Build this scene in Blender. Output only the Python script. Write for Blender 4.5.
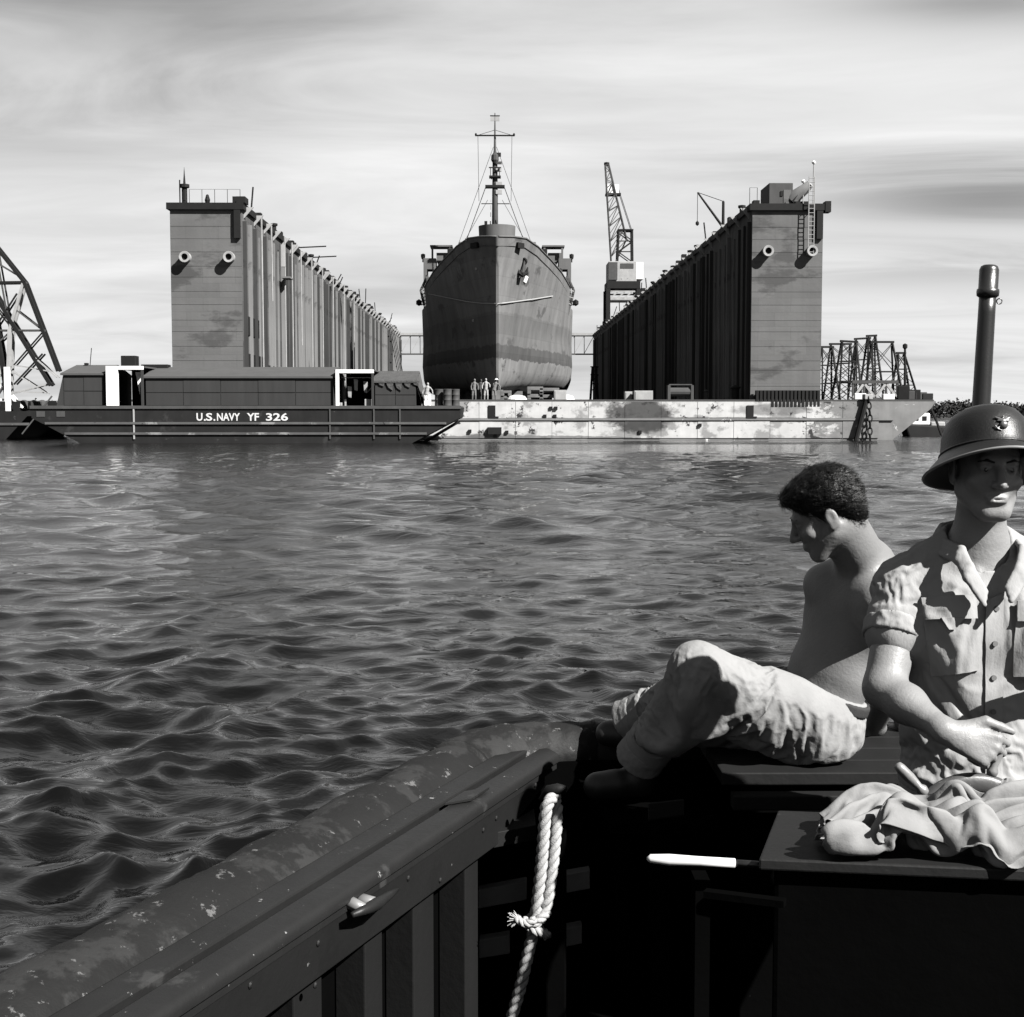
import bpy, bmesh, math, random
import numpy as np
from mathutils import Vector, Matrix
from mathutils.bvhtree import BVHTree
rnd = random.Random(7)
sc = bpy.context.scene
for o in list(bpy.data.objects): bpy.data.objects.remove(o)
col = sc.collection
R = math.radians

# ------------------------------------------------------------ camera, sky, sun
FPX, CX, CY = 1370.0, 512.0, 508.5
CAM = Vector((0.0, 0.0, 2.15))
PITCH, YAW = math.atan(95.5 / FPX), math.atan(14.5 / FPX)
cam_d = bpy.data.cameras.new('camera'); cam = bpy.data.objects.new('camera', cam_d); col.objects.link(cam)
cam.location = CAM; cam.rotation_euler = (math.pi / 2 - PITCH, 0, -YAW)
cam_d.sensor_fit = 'HORIZONTAL'; cam_d.sensor_width = 36.0; cam_d.lens = 36.0 * FPX / 1024.0
cam_d.clip_start = 0.05; cam_d.clip_end = 9000.0
sc.camera = cam
SUN = Vector((1.30, -1.12, 1.48)).normalized()          # towards the sun
ELEV = math.asin(SUN.z); AZ = math.atan2(SUN.x, SUN.y)
sd = bpy.data.lights.new('sun', 'SUN'); sd.energy = 5.0; sd.angle = R(0.53); sd.color = (1, 0.985, 0.96)
so = bpy.data.objects.new('sun', sd); col.objects.link(so); so.location = (60, -40, 80)
so.rotation_euler = (-SUN).to_track_quat('-Z', 'Y').to_euler()
sc.view_settings.view_transform = 'Standard'; sc.view_settings.look = 'None'
sc.view_settings.gamma = 1.0; sc.view_settings.use_curve_mapping = False
sc.view_settings.exposure = 2.8

def world():
    w = bpy.data.worlds.new('World'); sc.world = w; w.use_nodes = True
    nt = w.node_tree; N = nt.nodes; L = nt.links; N.clear()
    out = N.new('ShaderNodeOutputWorld'); bg = N.new('ShaderNodeBackground'); bg.inputs[1].default_value = 0.05
    L.new(bg.outputs[0], out.inputs[0])
    sky = N.new('ShaderNodeTexSky'); sky.sky_type = 'NISHITA'; sky.sun_disc = False
    sky.sun_elevation = ELEV; sky.sun_rotation = AZ; sky.dust_density = 1.5; sky.air_density = 1.0
    sep = N.new('ShaderNodeSeparateColor'); L.new(sky.outputs[0], sep.inputs[0])   # film behind a red filter: red channel
    def M(op, a, b=None, c=None, clamp=False):
        n = N.new('ShaderNodeMath'); n.operation = op; n.use_clamp = clamp
        for i, v in enumerate((a, b, c)):
            if v is None: continue
            if isinstance(v, (int, float)): n.inputs[i].default_value = v
            else: L.new(v, n.inputs[i])
        return n.outputs[0]
    tc = N.new('ShaderNodeTexCoord'); sx = N.new('ShaderNodeSeparateXYZ'); L.new(tc.outputs['Generated'], sx.inputs[0])
    zz = M('MAXIMUM', sx.outputs[2], 0.0); zp = M('ADD', zz, 0.10)
    px = M('DIVIDE', sx.outputs[0], zp); py = M('DIVIDE', sx.outputs[1], zp)
    cb = N.new('ShaderNodeCombineXYZ'); L.new(px, cb.inputs[0]); L.new(py, cb.inputs[1])
    def noise(scale, det, rough, off, sxy, dist=0.4):
        mp = N.new('ShaderNodeMapping'); mp.inputs['Location'].default_value = off
        mp.inputs['Scale'].default_value = sxy; mp.inputs['Rotation'].default_value = (0, 0, R(6))
        L.new(cb.outputs[0], mp.inputs[0])
        n = N.new('ShaderNodeTexNoise'); n.inputs['Scale'].default_value = scale; n.inputs['Detail'].default_value = det
        n.inputs['Roughness'].default_value = rough; n.inputs['Distortion'].default_value = dist
        L.new(mp.outputs[0], n.inputs[0]); return n.outputs[0]
    def ramp(v, lo, hi):
        n = N.new('ShaderNodeMapRange'); n.interpolation_type = 'SMOOTHSTEP'
        n.inputs[1].default_value = lo; n.inputs[2].default_value = hi; L.new(v, n.inputs[0]); return n.outputs[0]
    big = noise(0.50, 6, 0.50, (3.1, 0.4, 0), (0.75, 1.0, 1))
    fine = noise(1.3, 9, 0.58, (1.0, 7.0, 0), (0.5, 1.0, 1), 1.2)
    dark = noise(0.42, 5, 0.5, (9.3, 2.2, 0), (0.45, 1.1, 1))
    dens = M('ADD', M('MULTIPLY', big, 0.7), M('MULTIPLY', fine, 0.3))
    cov = ramp(dens, 0.30, 0.56)
    # a thin sheet of cloud: seen along a longer path towards the horizon
    thick = M('DIVIDE', M('ADD', 0.10, M('MULTIPLY', cov, 0.65)), M('POWER', M('ADD', zz, 0.05), 1.5))
    alpha = M('SUBTRACT', 1.0, M('POWER', 2.718, M('MULTIPLY', thick, -1.0)), clamp=True)
    shade = M('SUBTRACT', 1.0, M('MULTIPLY', ramp(dark, 0.46, 0.66), 0.25))
    fbr = M('ADD', 0.70, M('MULTIPLY', fine, 0.66))
    # the heavier bars of cloud: azimuth and height of each, edges broken by the fine noise
    yy_ = M('MAXIMUM', sx.outputs[1], 0.05); az_ = M('DIVIDE', sx.outputs[0], yy_); el_ = M('DIVIDE', sx.outputs[2], yy_)
    for a0, e0, ra, re_, amt in ((-0.22, 0.280, 0.22, 0.022, 0.16), (0.36, 0.160, 0.16, 0.024, 0.62), (0.35, 0.292, 0.12, 0.020, 0.50), (0.33, 0.098, 0.16, 0.012, 0.22), (-0.34, 0.196, 0.10, 0.014, 0.14)):
        d_ = M('ADD', M('POWER', M('DIVIDE', M('SUBTRACT', az_, a0), ra), 2.0), M('POWER', M('DIVIDE', M('ADD', M('SUBTRACT', el_, e0), M('MULTIPLY', M('SUBTRACT', fine, 0.5), 0.05)), re_), 2.0))
        shade = M('MULTIPLY', shade, M('SUBTRACT', 1.0, M('MULTIPLY', M('POWER', 2.718, M('MULTIPLY', d_, -1.0)), amt)))
    cloud = M('MULTIPLY', M('MULTIPLY', shade, fbr), 2.32)
    base = M('MULTIPLY', sep.outputs[0], 0.15)
    mix = M('ADD', M('MULTIPLY', base, M('SUBTRACT', 1.0, alpha)), M('MULTIPLY', cloud, alpha))
    L.new(mix, bg.inputs[0])
world()

# ------------------------------------------------------------ helpers
def W(px, py, Y):
    """pixel of the photograph -> point in the plane world-y = Y (metres in front of the camera)"""
    u, v = (px - CX) / FPX, (CY - py) / FPX
    d = Vector((u, math.cos(PITCH) + v * math.sin(PITCH), -math.sin(PITCH) + v * math.cos(PITCH)))
    x = d.x * math.cos(YAW) + d.y * math.sin(YAW); y = -d.x * math.sin(YAW) + d.y * math.cos(YAW)
    s = Y / y
    return Vector((CAM.x + x * s, Y, CAM.z + d.z * s))

def nrm(v): return Vector(v).normalized()

class MB:
    def __init__(s): s.v = []; s.f = []
    def poly(s, verts, faces):
        b = len(s.v); s.v += [tuple(p) for p in verts]; s.f += [tuple(i + b for i in f) for f in faces]; return s
    def hexa(s, p):
        return s.poly(p, [(0,3,2,1), (4,5,6,7), (0,1,5,4), (1,2,6,5), (2,3,7,6), (3,0,4,7)])
    def box(s, x0, x1, y0, y1, z0, z1):
        return s.hexa([(x0,y0,z0),(x1,y0,z0),(x1,y1,z0),(x0,y1,z0),(x0,y0,z1),(x1,y0,z1),(x1,y1,z1),(x0,y1,z1)])
    def beam(s, a, b, w, h=None, up=(0,0,1)):
        h = w if h is None else h; a = Vector(a); b = Vector(b); d = (b - a).normalized(); up = Vector(up)
        if abs(d.dot(up)) > 0.98: up = Vector((0,1,0))
        x = d.cross(up).normalized() * (w / 2); y = x.cross(d).normalized() * (h / 2)
        return s.hexa([a-x-y, a+x-y, b+x-y, b-x-y, a-x+y, a+x+y, b+x+y, b-x+y])
    def tube(s, pts, r, n=8, caps=True, flat=None):
        pts = [Vector(p) for p in pts]; m = len(pts)
        rs = r if isinstance(r, (list, tuple)) else [r] * m
        b = len(s.v); t0 = (pts[1] - pts[0]).normalized()
        up = Vector((0,0,1)) if abs(t0.z) < 0.9 else Vector((0,1,0))
        nx = t0.cross(up).normalized()
        for i, p in enumerate(pts):
            t = (pts[min(i+1, m-1)] - pts[max(i-1, 0)]).normalized()
            nx = (nx - t * nx.dot(t)).normalized(); ny = t.cross(nx)
            for k in range(n):
                a = 2 * math.pi * k / n
                s.v.append(tuple(p + (nx * math.cos(a) + ny * math.sin(a)) * rs[i]))
        for i in range(m - 1):
            for k in range(n):
                s.f.append((b+i*n+k, b+i*n+(k+1) % n, b+(i+1)*n+(k+1) % n, b+(i+1)*n+k))
        if caps:
            s.f.append(tuple(b + k for k in range(n))[::-1]); s.f.append(tuple(b + (m-1)*n + k for k in range(n)))
        return s
    def lathe(s, prof, c=(0,0,0), n=20, sx=1, sy=1):
        b = len(s.v); c = Vector(c)
        for r, z in prof:
            for k in range(n):
                a = 2 * math.pi * k / n; s.v.append((c.x + r*sx*math.cos(a), c.y + r*sy*math.sin(a), c.z + z))
        for i in range(len(prof) - 1):
            for k in range(n):
                s.f.append((b+i*n+k, b+i*n+(k+1) % n, b+(i+1)*n+(k+1) % n, b+(i+1)*n+k))
        s.f.append(tuple(b + k for k in range(n))[::-1]); s.f.append(tuple(b + (len(prof)-1)*n + k for k in range(n)))
        return s
    def prism(s, pts, axis, a0, a1):
        """closed polygon pts (2-D) pushed along an axis"""
        n = len(pts)
        def mk(p, a):
            return {'x': (a, p[0], p[1]), 'y': (p[0], a, p[1]), 'z': (p[0], p[1], a)}[axis]
        v = [mk(p, a0) for p in pts] + [mk(p, a1) for p in pts]
        f = [tuple(range(n)), tuple(range(2*n-1, n-1, -1))] + [(i, i+n, (i+1) % n + n, (i+1) % n) for i in range(n)]
        return s.poly(v, f)
    def xf(s, M):
        s.v = [tuple(M @ Vector(p)) for p in s.v]; return s
    def mesh(s, name, origin=(0,0,0), smooth=False):
        me = bpy.data.meshes.new(name); o = Vector(origin)
        me.from_pydata([tuple(Vector(p) - o) for p in s.v], [], s.f)
        bm = bmesh.new(); bm.from_mesh(me); bmesh.ops.recalc_face_normals(bm, faces=bm.faces); bm.to_mesh(me); bm.free()
        if smooth:
            me.polygons.foreach_set('use_smooth', [True] * len(me.polygons))
        return me
    def build(s, name, mat, parent=None, smooth=False, bevel=0.0, autos=None):
        org = root_loc(parent)
        o = link(name, s.mesh(name, org, smooth or autos), mat, parent)
        if bevel:
            m = o.modifiers.new('bevel', 'BEVEL'); m.width = bevel; m.segments = 2; m.limit_method = 'ANGLE'; m.angle_limit = R(35)
        if autos:
            try: o.data.set_sharp_from_angle(angle=R(autos))
            except Exception: pass
        return o

def root_loc(p):
    while p is not None and p.parent is not None: p = p.parent
    return Vector((0,0,0)) if p is None else p.location.copy()
def link(name, me, mat, parent=None):
    o = bpy.data.objects.new(name, me); col.objects.link(o)
    if mat is not None and len(me.materials) == 0: me.materials.append(mat)
    if parent is not None: o.parent = parent
    return o
def thing(name, label, cat, loc=(0,0,0), group=None):
    o = bpy.data.objects.new(name, None); col.objects.link(o); o.location = loc; o.empty_display_size = 0.2
    return tag(o, label, cat, group)
def tag(o, label, cat, group=None):
    o['label'] = label; o['category'] = cat
    if group: o['group'] = group
    return o
def structure(o): o['kind'] = 'structure'; return o
def stuff(o): o['kind'] = 'stuff'; return o

def surf(name, val, rough=0.75, var=0.35, scale=1.0, stretch=(1,1,1), streak=0.0, sscale=(2.0,2.0,0.12),
         stain=None, stain_lv=0.58, stain_scale=0.5, stain_stretch=(1,1,1), spot=None, spot_lv=0.68, spot_scale=6.0,
         bump=0.0, bscale=20.0, bstretch=(1,1,1), spec=0.06, metal=0.0, zbands=None, blobs=None, plates=None):
    """grey painted / worn surface in object space: mottling, vertical streaks, stains, chips, fine relief"""
    m = bpy.data.materials.new(name); m.use_nodes = True
    nt = m.node_tree; N = nt.nodes; L = nt.links; N.clear()
    out = N.new('ShaderNodeOutputMaterial'); p = N.new('ShaderNodeBsdfPrincipled'); L.new(p.outputs[0], out.inputs[0])
    tc = N.new('ShaderNodeTexCoord')
    def M(op, a, b=None, clamp=False):
        n = N.new('ShaderNodeMath'); n.operation = op; n.use_clamp = clamp
        for i, v in enumerate((a, b)):
            if v is None: continue
            if isinstance(v, (int, float)): n.inputs[i].default_value = v
            else: L.new(v, n.inputs[i])
        return n.outputs[0]
    def noise(scale, st, det=6, ro=0.6, off=0.0):
        mp = N.new('ShaderNodeMapping'); mp.inputs['Scale'].default_value = st; mp.inputs['Location'].default_value = (off, off*0.7, off*1.3)
        L.new(tc.outputs['Object'], mp.inputs[0])
        n = N.new('ShaderNodeTexNoise'); n.inputs['Scale'].default_value = scale; n.inputs['Detail'].default_value = det
        n.inputs['Roughness'].default_value = ro; L.new(mp.outputs[0], n.inputs[0]); return n.outputs[0]
    def rng(v, lo, hi):
        n = N.new('ShaderNodeMapRange'); n.interpolation_type = 'SMOOTHSTEP'
        n.inputs[1].default_value = lo; n.inputs[2].default_value = hi; L.new(v, n.inputs[0]); return n.outputs[0]
    def mixv(a, b, f):
        n = N.new('ShaderNodeMix'); n.data_type = 'FLOAT'
        for sk, v in ((0, f), (2, a), (3, b)):
            if isinstance(v, (int, float)): n.inputs[sk].default_value = v
            else: L.new(v, n.inputs[sk])
        return n.outputs[0]
    off = rnd.uniform(0, 40)
    v = val
    if zbands:                      # [(z, value), ...] paint changes at a height, with a rough edge
        sz = N.new('ShaderNodeSeparateXYZ'); L.new(tc.outputs['Object'], sz.inputs[0])
        zn = M('ADD', sz.outputs[2], M('MULTIPLY', M('SUBTRACT', noise(0.7, (1,1,1), 8, 0.7, off+9), 0.5), zbands[0]))
        for z, val2 in zbands[1:]:
            v = mixv(v, val2, rng(zn, z - 0.06, z + 0.06))
    v = M('MULTIPLY', M('ADD', M('MULTIPLY', M('SUBTRACT', noise(scale, stretch, 7, 0.62, off), 0.5), 2*var), 1.0), v)
    if streak:
        v = M('MULTIPLY', v, M('ADD', 1.0, M('MULTIPLY', M('SUBTRACT', noise(1.0, sscale, 5, 0.6, off+3), 0.5), 2*streak)))
    if stain is not None:
        v = mixv(v, stain, M('MULTIPLY', rng(noise(stain_scale, stain_stretch, 8, 0.62, off+5), stain_lv, stain_lv + 0.08), 0.85))
    for cx_, cz_, rx_, rz_, bv, amt in (blobs or []):      # one-off stain: centre and half-size in object space
        sb = N.new('ShaderNodeSeparateXYZ'); L.new(tc.outputs['Object'], sb.inputs[0])
        dx = M('POWER', M('DIVIDE', M('SUBTRACT', sb.outputs[0], cx_), rx_), 2.0); dz = M('POWER', M('DIVIDE', M('SUBTRACT', sb.outputs[2], cz_), rz_), 2.0)
        dd = M('ADD', M('SQRT', M('ADD', dx, dz)), M('MULTIPLY', M('SUBTRACT', noise(0.9, (1,1,1.6), 9, 0.7, off+11), 0.5), 1.3))
        k_ = N.new('ShaderNodeMapRange'); k_.interpolation_type = 'SMOOTHSTEP'; k_.inputs[1].default_value = 1.12; k_.inputs[2].default_value = 0.72 if rx_ < 9 else 1.05; L.new(dd, k_.inputs[0])
        v = mixv(v, M('MULTIPLY', bv, M('ADD', 0.6, M('MULTIPLY', noise(1.4, (1,1,1.6), 6, 0.6, off+13), 0.8))), M('MULTIPLY', k_.outputs[0], amt))
    if spot is not None:
        v = mixv(v, spot, rng(noise(spot_scale, (1,1,1), 9, 0.72, off+7), spot_lv, spot_lv + 0.04))
    if plates:                      # plating: each plate its own shade, thin dark seams
        sp = N.new('ShaderNodeSeparateXYZ'); L.new(tc.outputs['Object'], sp.inputs[0]); cv = N.new('ShaderNodeCombineXYZ')
        L.new(M('ADD', sp.outputs[0], M('MULTIPLY', sp.outputs[1], 0.83)), cv.inputs[0]); L.new(sp.outputs[2], cv.inputs[1])
        bk = N.new('ShaderNodeTexBrick'); bk.inputs['Scale'].default_value = 1.0; bk.inputs['Brick Width'].default_value = plates[0]; bk.inputs['Row Height'].default_value = plates[1]
        bk.inputs['Mortar Size'].default_value = 0.035; bk.inputs['Mortar Smooth'].default_value = 0.6; a_ = plates[2]
        bk.inputs['Color1'].default_value = (1-a_,)*3 + (1,); bk.inputs['Color2'].default_value = (1+a_,)*3 + (1,); bk.inputs['Mortar'].default_value = (1-1.8*a_,)*3 + (1,)
        L.new(cv.outputs[0], bk.inputs[0]); v = M('MULTIPLY', v, bk.outputs[0])
    v = M('MULTIPLY', v, 0.66)      # the negative was printed hard: everything a stop darker than fresh paint
    v = M('MAXIMUM', v, 0.0005)
    L.new(v, p.inputs['Base Color'])
    p.inputs['Roughness'].default_value = rough; p.inputs['Specular IOR Level'].default_value = spec; p.inputs['Metallic'].default_value = metal
    if bump:
        b = N.new('ShaderNodeBump'); b.inputs['Strength'].default_value = 1.0; b.inputs['Distance'].default_value = bump
        L.new(noise(bscale, bstretch, 6, 0.6, off+2), b.inputs['Height']); L.new(b.outputs[0], p.inputs['Normal'])
    return m
# ------------------------------------------------------------ materials
MAT = dict(
 wall=surf('dock_wall_paint', 0.056, 0.8, 0.16, 0.5, (0.5,0.5,3.0), 0.18, (1.2,1.2,0.10), stain=0.03, stain_lv=0.54, stain_scale=0.16, stain_stretch=(1,1,2.2), bump=0.01, bscale=3, plates=(2.6,1.13,0.06)),
 wall_side=surf('dock_inner_paint', 0.042, 0.85, 0.42, 0.3, (1,1,0.3), 0.75, (1.0,0.9,0.05), stain=0.022, stain_lv=0.56, stain_scale=0.22, bump=0.01, bscale=3, plates=(6.0,2.2,0.12)),
 rib_light=surf('weathered_rib_light', 0.092, 0.85, 0.4, 0.4, (1,1,0.4), 0.5, (1.5,1.5,0.08), stain=0.04, stain_lv=0.55, stain_scale=0.3),
 rib_dark=surf('weathered_rib_dark', 0.022, 0.85, 0.4, 0.4, (1,1,0.4), 0.5, (1.5,1.5,0.08), stain=0.015, stain_lv=0.6, stain_scale=0.3),
 dark=surf('dark_steel', 0.006, 0.7, 0.4, 2.0),
 steel=surf('grey_steel', 0.03, 0.7, 0.35, 1.2, streak=0.2),
 light=surf('pale_painted_steel', 0.15, 0.7, 0.3, 1.5, streak=0.25, stain=0.07, stain_lv=0.62, stain_scale=2),
 white=surf('white_paint', 0.36, 0.65, 0.12, 1.5, spot=0.2, spot_lv=0.70, spot_scale=3),
 letter=surf('white_letter_paint', 0.27, 0.7, 0.10, 3.0),
 pont=surf('pontoon_chalky_white', 0.22, 0.85, 0.25, 0.6, (1,1,2), 0.22, (1.6,1.6,0.25), stain=0.1, stain_lv=0.5, stain_scale=0.35, stain_stretch=(1,1,1.3), spot=0.018, spot_lv=0.585, spot_scale=0.9, bump=0.01, bscale=2, blobs=[(11.3, 1.9, 2.9, 1.5, 0.015, 0.9), (43.0, 1.4, 15.8, 30, 0.085, 1.0), (-0.5, 0.3, 2.5, 0.3, 0.05, 0.8), (22.0, 2.4, 3.2, 0.5, 0.06, 0.7), (17.0, 1.65, 9.0, 0.16, 0.05, 0.8), (3.0, 1.6, 6.0, 0.2, 0.07, 0.8), (2.0, 0.1, 9.0, 0.25, 0.06, 0.8)]),
 pont_grey=surf('pontoon_bare_grey', 0.085, 0.85, 0.35, 0.5, (1,1,1.5), 0.25, (1.6,1.6,0.25), stain=0.08, stain_lv=0.56, stain_scale=0.35, spot=0.42, spot_lv=0.62, spot_scale=1.0),
 pont_stain=surf('pontoon_sooty_white', 0.42, 0.85, 0.3, 0.6, (1,1,2), 0.3, (1.6,1.6,0.25), stain=0.02, stain_lv=0.42, stain_scale=0.28, stain_stretch=(1,1,1), spot=0.0250, spot_lv=0.66, spot_scale=1.1),
 hull=surf('ship_hull_paint', 0.072, 0.75, 0.32, 0.5, (1,1,0.6), 0.45, (0.9,0.9,0.06), stain=0.035, stain_lv=0.57, stain_scale=0.25, stain_stretch=(1,1,1.5), plates=(7.5,1.9,0.09),
           zbands=[1.1, (-50, 0.092), (3.2, 0.036), (4.6, 0.062), (7.9, 0.075)], bump=0.012, bscale=1.2),
 ship=surf('ship_grey', 0.055, 0.75, 0.25, 0.6, streak=0.25),
 barge=surf('barge_black_hull', 0.0075, 0.75, 0.4, 0.7, (1,1,1.5), 0.45, (1.2,1.2,0.15), stain=0.016, stain_lv=0.60, stain_scale=0.6, spot=0.06, spot_lv=0.66, spot_scale=2.0),
 railw=surf('barge_rub_rail', 0.04, 0.75, 0.6, 0.6, (1,1,1), stain=0.12, stain_lv=0.56, stain_scale=0.7, spot=0.008, spot_lv=0.62, spot_scale=2.0),
 shed=surf('shed_boards', 0.018, 0.85, 0.2, 0.7, (1,1,0.4), 0.25, (2,2,0.2)),
 roof=surf('shed_roof_felt', 0.036, 0.9, 0.2, 0.8, streak=0.1),
 tarp=surf('canvas_tarp', 0.035, 0.9, 0.3, 1.2, bump=0.15, bscale=1.6),
 timber=surf('keel_block_timber', 0.07, 0.9, 0.5, 1.5, streak=0.3),
 glass=surf('dark_glass', 0.01, 0.1, 0.1, 1.0),
 # launch
 canvas=surf('canvas_fender', 0.0068, 0.62, 0.30, 5.0, (1,1,1), stain=0.014, stain_lv=0.5, stain_scale=7, spot=0.05, spot_lv=0.6, spot_scale=20, bump=0.01, bscale=9, spec=0.04),
 rail=surf('worn_rail_paint', 0.0065, 0.45, 0.35, 7.0, stain=0.018, stain_lv=0.6, stain_scale=6, spot=0.12, spot_lv=0.65, spot_scale=30, bump=0.002, bscale=30, spec=0.1),
 board=surf('coaming_paint', 0.004, 0.55, 0.35, 4.0, stain=0.003, stain_lv=0.55, stain_scale=4, spot=0.08, spot_lv=0.69, spot_scale=34, bump=0.0015, bscale=40, spec=0.1),
 inner=surf('boat_inner_shade_paint', 0.001, 0.7, 0.4, 3.0, spot=0.03, spot_lv=0.7, spot_scale=20.0, bump=0.002, bscale=25, spec=0.0),  # near-black colour stands in for the shade inside the boat
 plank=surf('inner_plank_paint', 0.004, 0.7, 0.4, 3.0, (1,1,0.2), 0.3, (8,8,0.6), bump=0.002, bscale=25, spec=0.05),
 deckp=surf('stern_deck_paint', 0.004, 0.7, 0.4, 5.0, spot=0.05, spot_lv=0.68, spot_scale=14, bump=0.002, bscale=25, spec=0.08),
 brass=surf('worn_fitting', 0.08, 0.4, 0.3, 15.0, spec=0.4),
 gun=surf('blued_metal', 0.006, 0.33, 0.3, 25.0, (1,1,0.2), spot=0.02, spot_lv=0.72, spot_scale=40, spec=0.3, bump=0.0004, bscale=160),
 wheel=surf('wheel_wood', 0.03, 0.42, 0.4, 18.0, (1,1,1), spot=0.09, spot_lv=0.6, spot_scale=30, spec=0.25, bump=0.001, bscale=60),
 knob=surf('turned_wood_handle', 0.09, 0.4, 0.25, 25.0, spec=0.3, bump=0.0006, bscale=90),
 rope=surf('manila_rope', 0.17, 0.9, 0.3, 60.0, bump=0.002, bscale=250, bstretch=(1,1,1)),
 # people
 skin=surf('skin', 0.105, 0.48, 0.14, 14.0, bump=0.0012, bscale=120, spec=0.16, spot=0.11, spot_lv=0.62, spot_scale=45),
 skin2=surf('tanned_skin', 0.085, 0.5, 0.14, 12.0, bump=0.0012, bscale=120, spec=0.16, spot=0.09, spot_lv=0.62, spot_scale=45),
 hair=surf('dark_hair', 0.005, 0.42, 0.6, 40.0, (1,1,0.3), bump=0.006, bscale=70, bstretch=(1,0.35,0.5), spec=0.1),
 shirt=surf('khaki_shirt', 0.145, 0.88, 0.16, 6.0, stain=0.15, stain_lv=0.55, stain_scale=7, bump=0.004, bscale=28, bstretch=(1,1,0.45), spec=0.03),
 pants=surf('pale_dungaree', 0.12, 0.9, 0.22, 5.0, stain=0.11, stain_lv=0.54, stain_scale=6, bump=0.004, bscale=30, spec=0.03),
 belt=surf('web_belt', 0.02, 0.8, 0.2, 30.0, bump=0.001, bscale=250),
 leather=surf('boot_leather', 0.006, 0.5, 0.4, 20.0, spec=0.2),
 slat=surf('slat_paint', 0.09, 0.7, 0.4, 8.0, spot=0.08, spot_lv=0.62, spot_scale=25),
 eyew=surf('eye_white', 0.07, 0.25, 0.1, 30, spec=0.4),
 lid=surf('casing_lid_paint', 0.0055, 0.6, 0.3, 6.0, spot=0.02, spot_lv=0.62, spot_scale=12, bump=0.0015, bscale=40, spec=0.08),
 lever=surf('lever_white', 0.30, 0.5, 0.15, 20, spec=0.2),
 cloth=surf('crumpled_cotton', 0.112, 0.9, 0.18, 6.0, stain=0.12, stain_lv=0.6, stain_scale=7, bump=0.0012, bscale=70, spec=0.03),
 helmet=surf('helmet_fibre', 0.0065, 0.42, 0.2, 20.0, bump=0.0008, bscale=180, spec=0.17),
 emblem=surf('bronze_badge', 0.06, 0.35, 0.3, 80.0, metal=0.3, spec=0.5),
)
M_ = MAT

def water_mat():
    m = bpy.data.materials.new('harbour_water'); m.use_nodes = True
    nt = m.node_tree; N = nt.nodes; L = nt.links; N.clear()
    out = N.new('ShaderNodeOutputMaterial'); p = N.new('ShaderNodeBsdfPrincipled'); L.new(p.outputs[0], out.inputs[0])
    p.inputs['Base Color'].default_value = (0.0004, 0.0004, 0.0004, 1); p.inputs['Roughness'].default_value = 0.015
    p.inputs['IOR'].default_value = 1.333
    tc = N.new('ShaderNodeTexCoord')
    def noise(sc_, st, det, ro, dist=0.5):
        mp = N.new('ShaderNodeMapping'); mp.inputs['Scale'].default_value = st; mp.inputs['Rotation'].default_value = (0,0,R(-14)); L.new(tc.outputs['Object'], mp.inputs[0])
        n = N.new('ShaderNodeTexNoise'); n.inputs['Scale'].default_value = sc_; n.inputs['Detail'].default_value = det
        n.inputs['Roughness'].default_value = ro; n.inputs['Distortion'].default_value = dist; L.new(mp.outputs[0], n.inputs[0]); return n.outputs[0]
    b1 = N.new('ShaderNodeBump'); b1.inputs['Distance'].default_value = 0.030; sy_ = N.new('ShaderNodeSeparateXYZ'); L.new(tc.outputs['Object'], sy_.inputs[0]); mr = N.new('ShaderNodeMapRange')      # the sheet's own waves end farther out: ripples take over
    mr.inputs[1].default_value = 14; mr.inputs[2].default_value = 60; mr.inputs[3].default_value = 1.0; mr.inputs[4].default_value = 2.4; L.new(sy_.outputs[1], mr.inputs[0])
    mu = N.new('ShaderNodeMath'); mu.operation = 'MULTIPLY'; L.new(noise(2.0, (0.5,1.0,1), 5, 0.6, 0.8), mu.inputs[0]); L.new(mr.outputs[0], mu.inputs[1]); L.new(mu.outputs[0], b1.inputs['Height'])
    b2 = N.new('ShaderNodeBump'); b2.inputs['Distance'].default_value = 0.003; L.new(noise(9.0, (0.55,1.0,1), 3, 0.55, 0.6), b2.inputs['Height'])
    L.new(b1.outputs[0], b2.inputs['Normal']); L.new(b2.outputs[0], p.inputs['Normal'])
    return m

# ------------------------------------------------------------ water: one sheet, real waves where one can see them, to the horizon
def fast_mesh(name, V, Q, smooth=True):
    me = bpy.data.meshes.new(name); n = len(V); q = len(Q)
    me.vertices.add(n); me.vertices.foreach_set('co', np.asarray(V, np.float32).ravel())
    me.loops.add(4*q); me.loops.foreach_set('vertex_index', np.asarray(Q, np.int32).ravel())
    me.polygons.add(q); me.polygons.foreach_set('loop_start', np.arange(0, 4*q, 4, dtype=np.int32))
    me.polygons.foreach_set('use_smooth', np.full(q, smooth, bool)); me.update(calc_edges=True); me.validate(); return me
def grid_quads(nx, ny):
    i, j = np.meshgrid(np.arange(nx-1), np.arange(ny-1), indexing='ij'); a = (i*ny + j).ravel()
    return np.stack([a, a+ny, a+ny+1, a+1], 1)
def smooth01_(x, a, b): t = np.clip((x-a)/(b-a), 0, 1); return t*t*(3-2*t)
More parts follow.
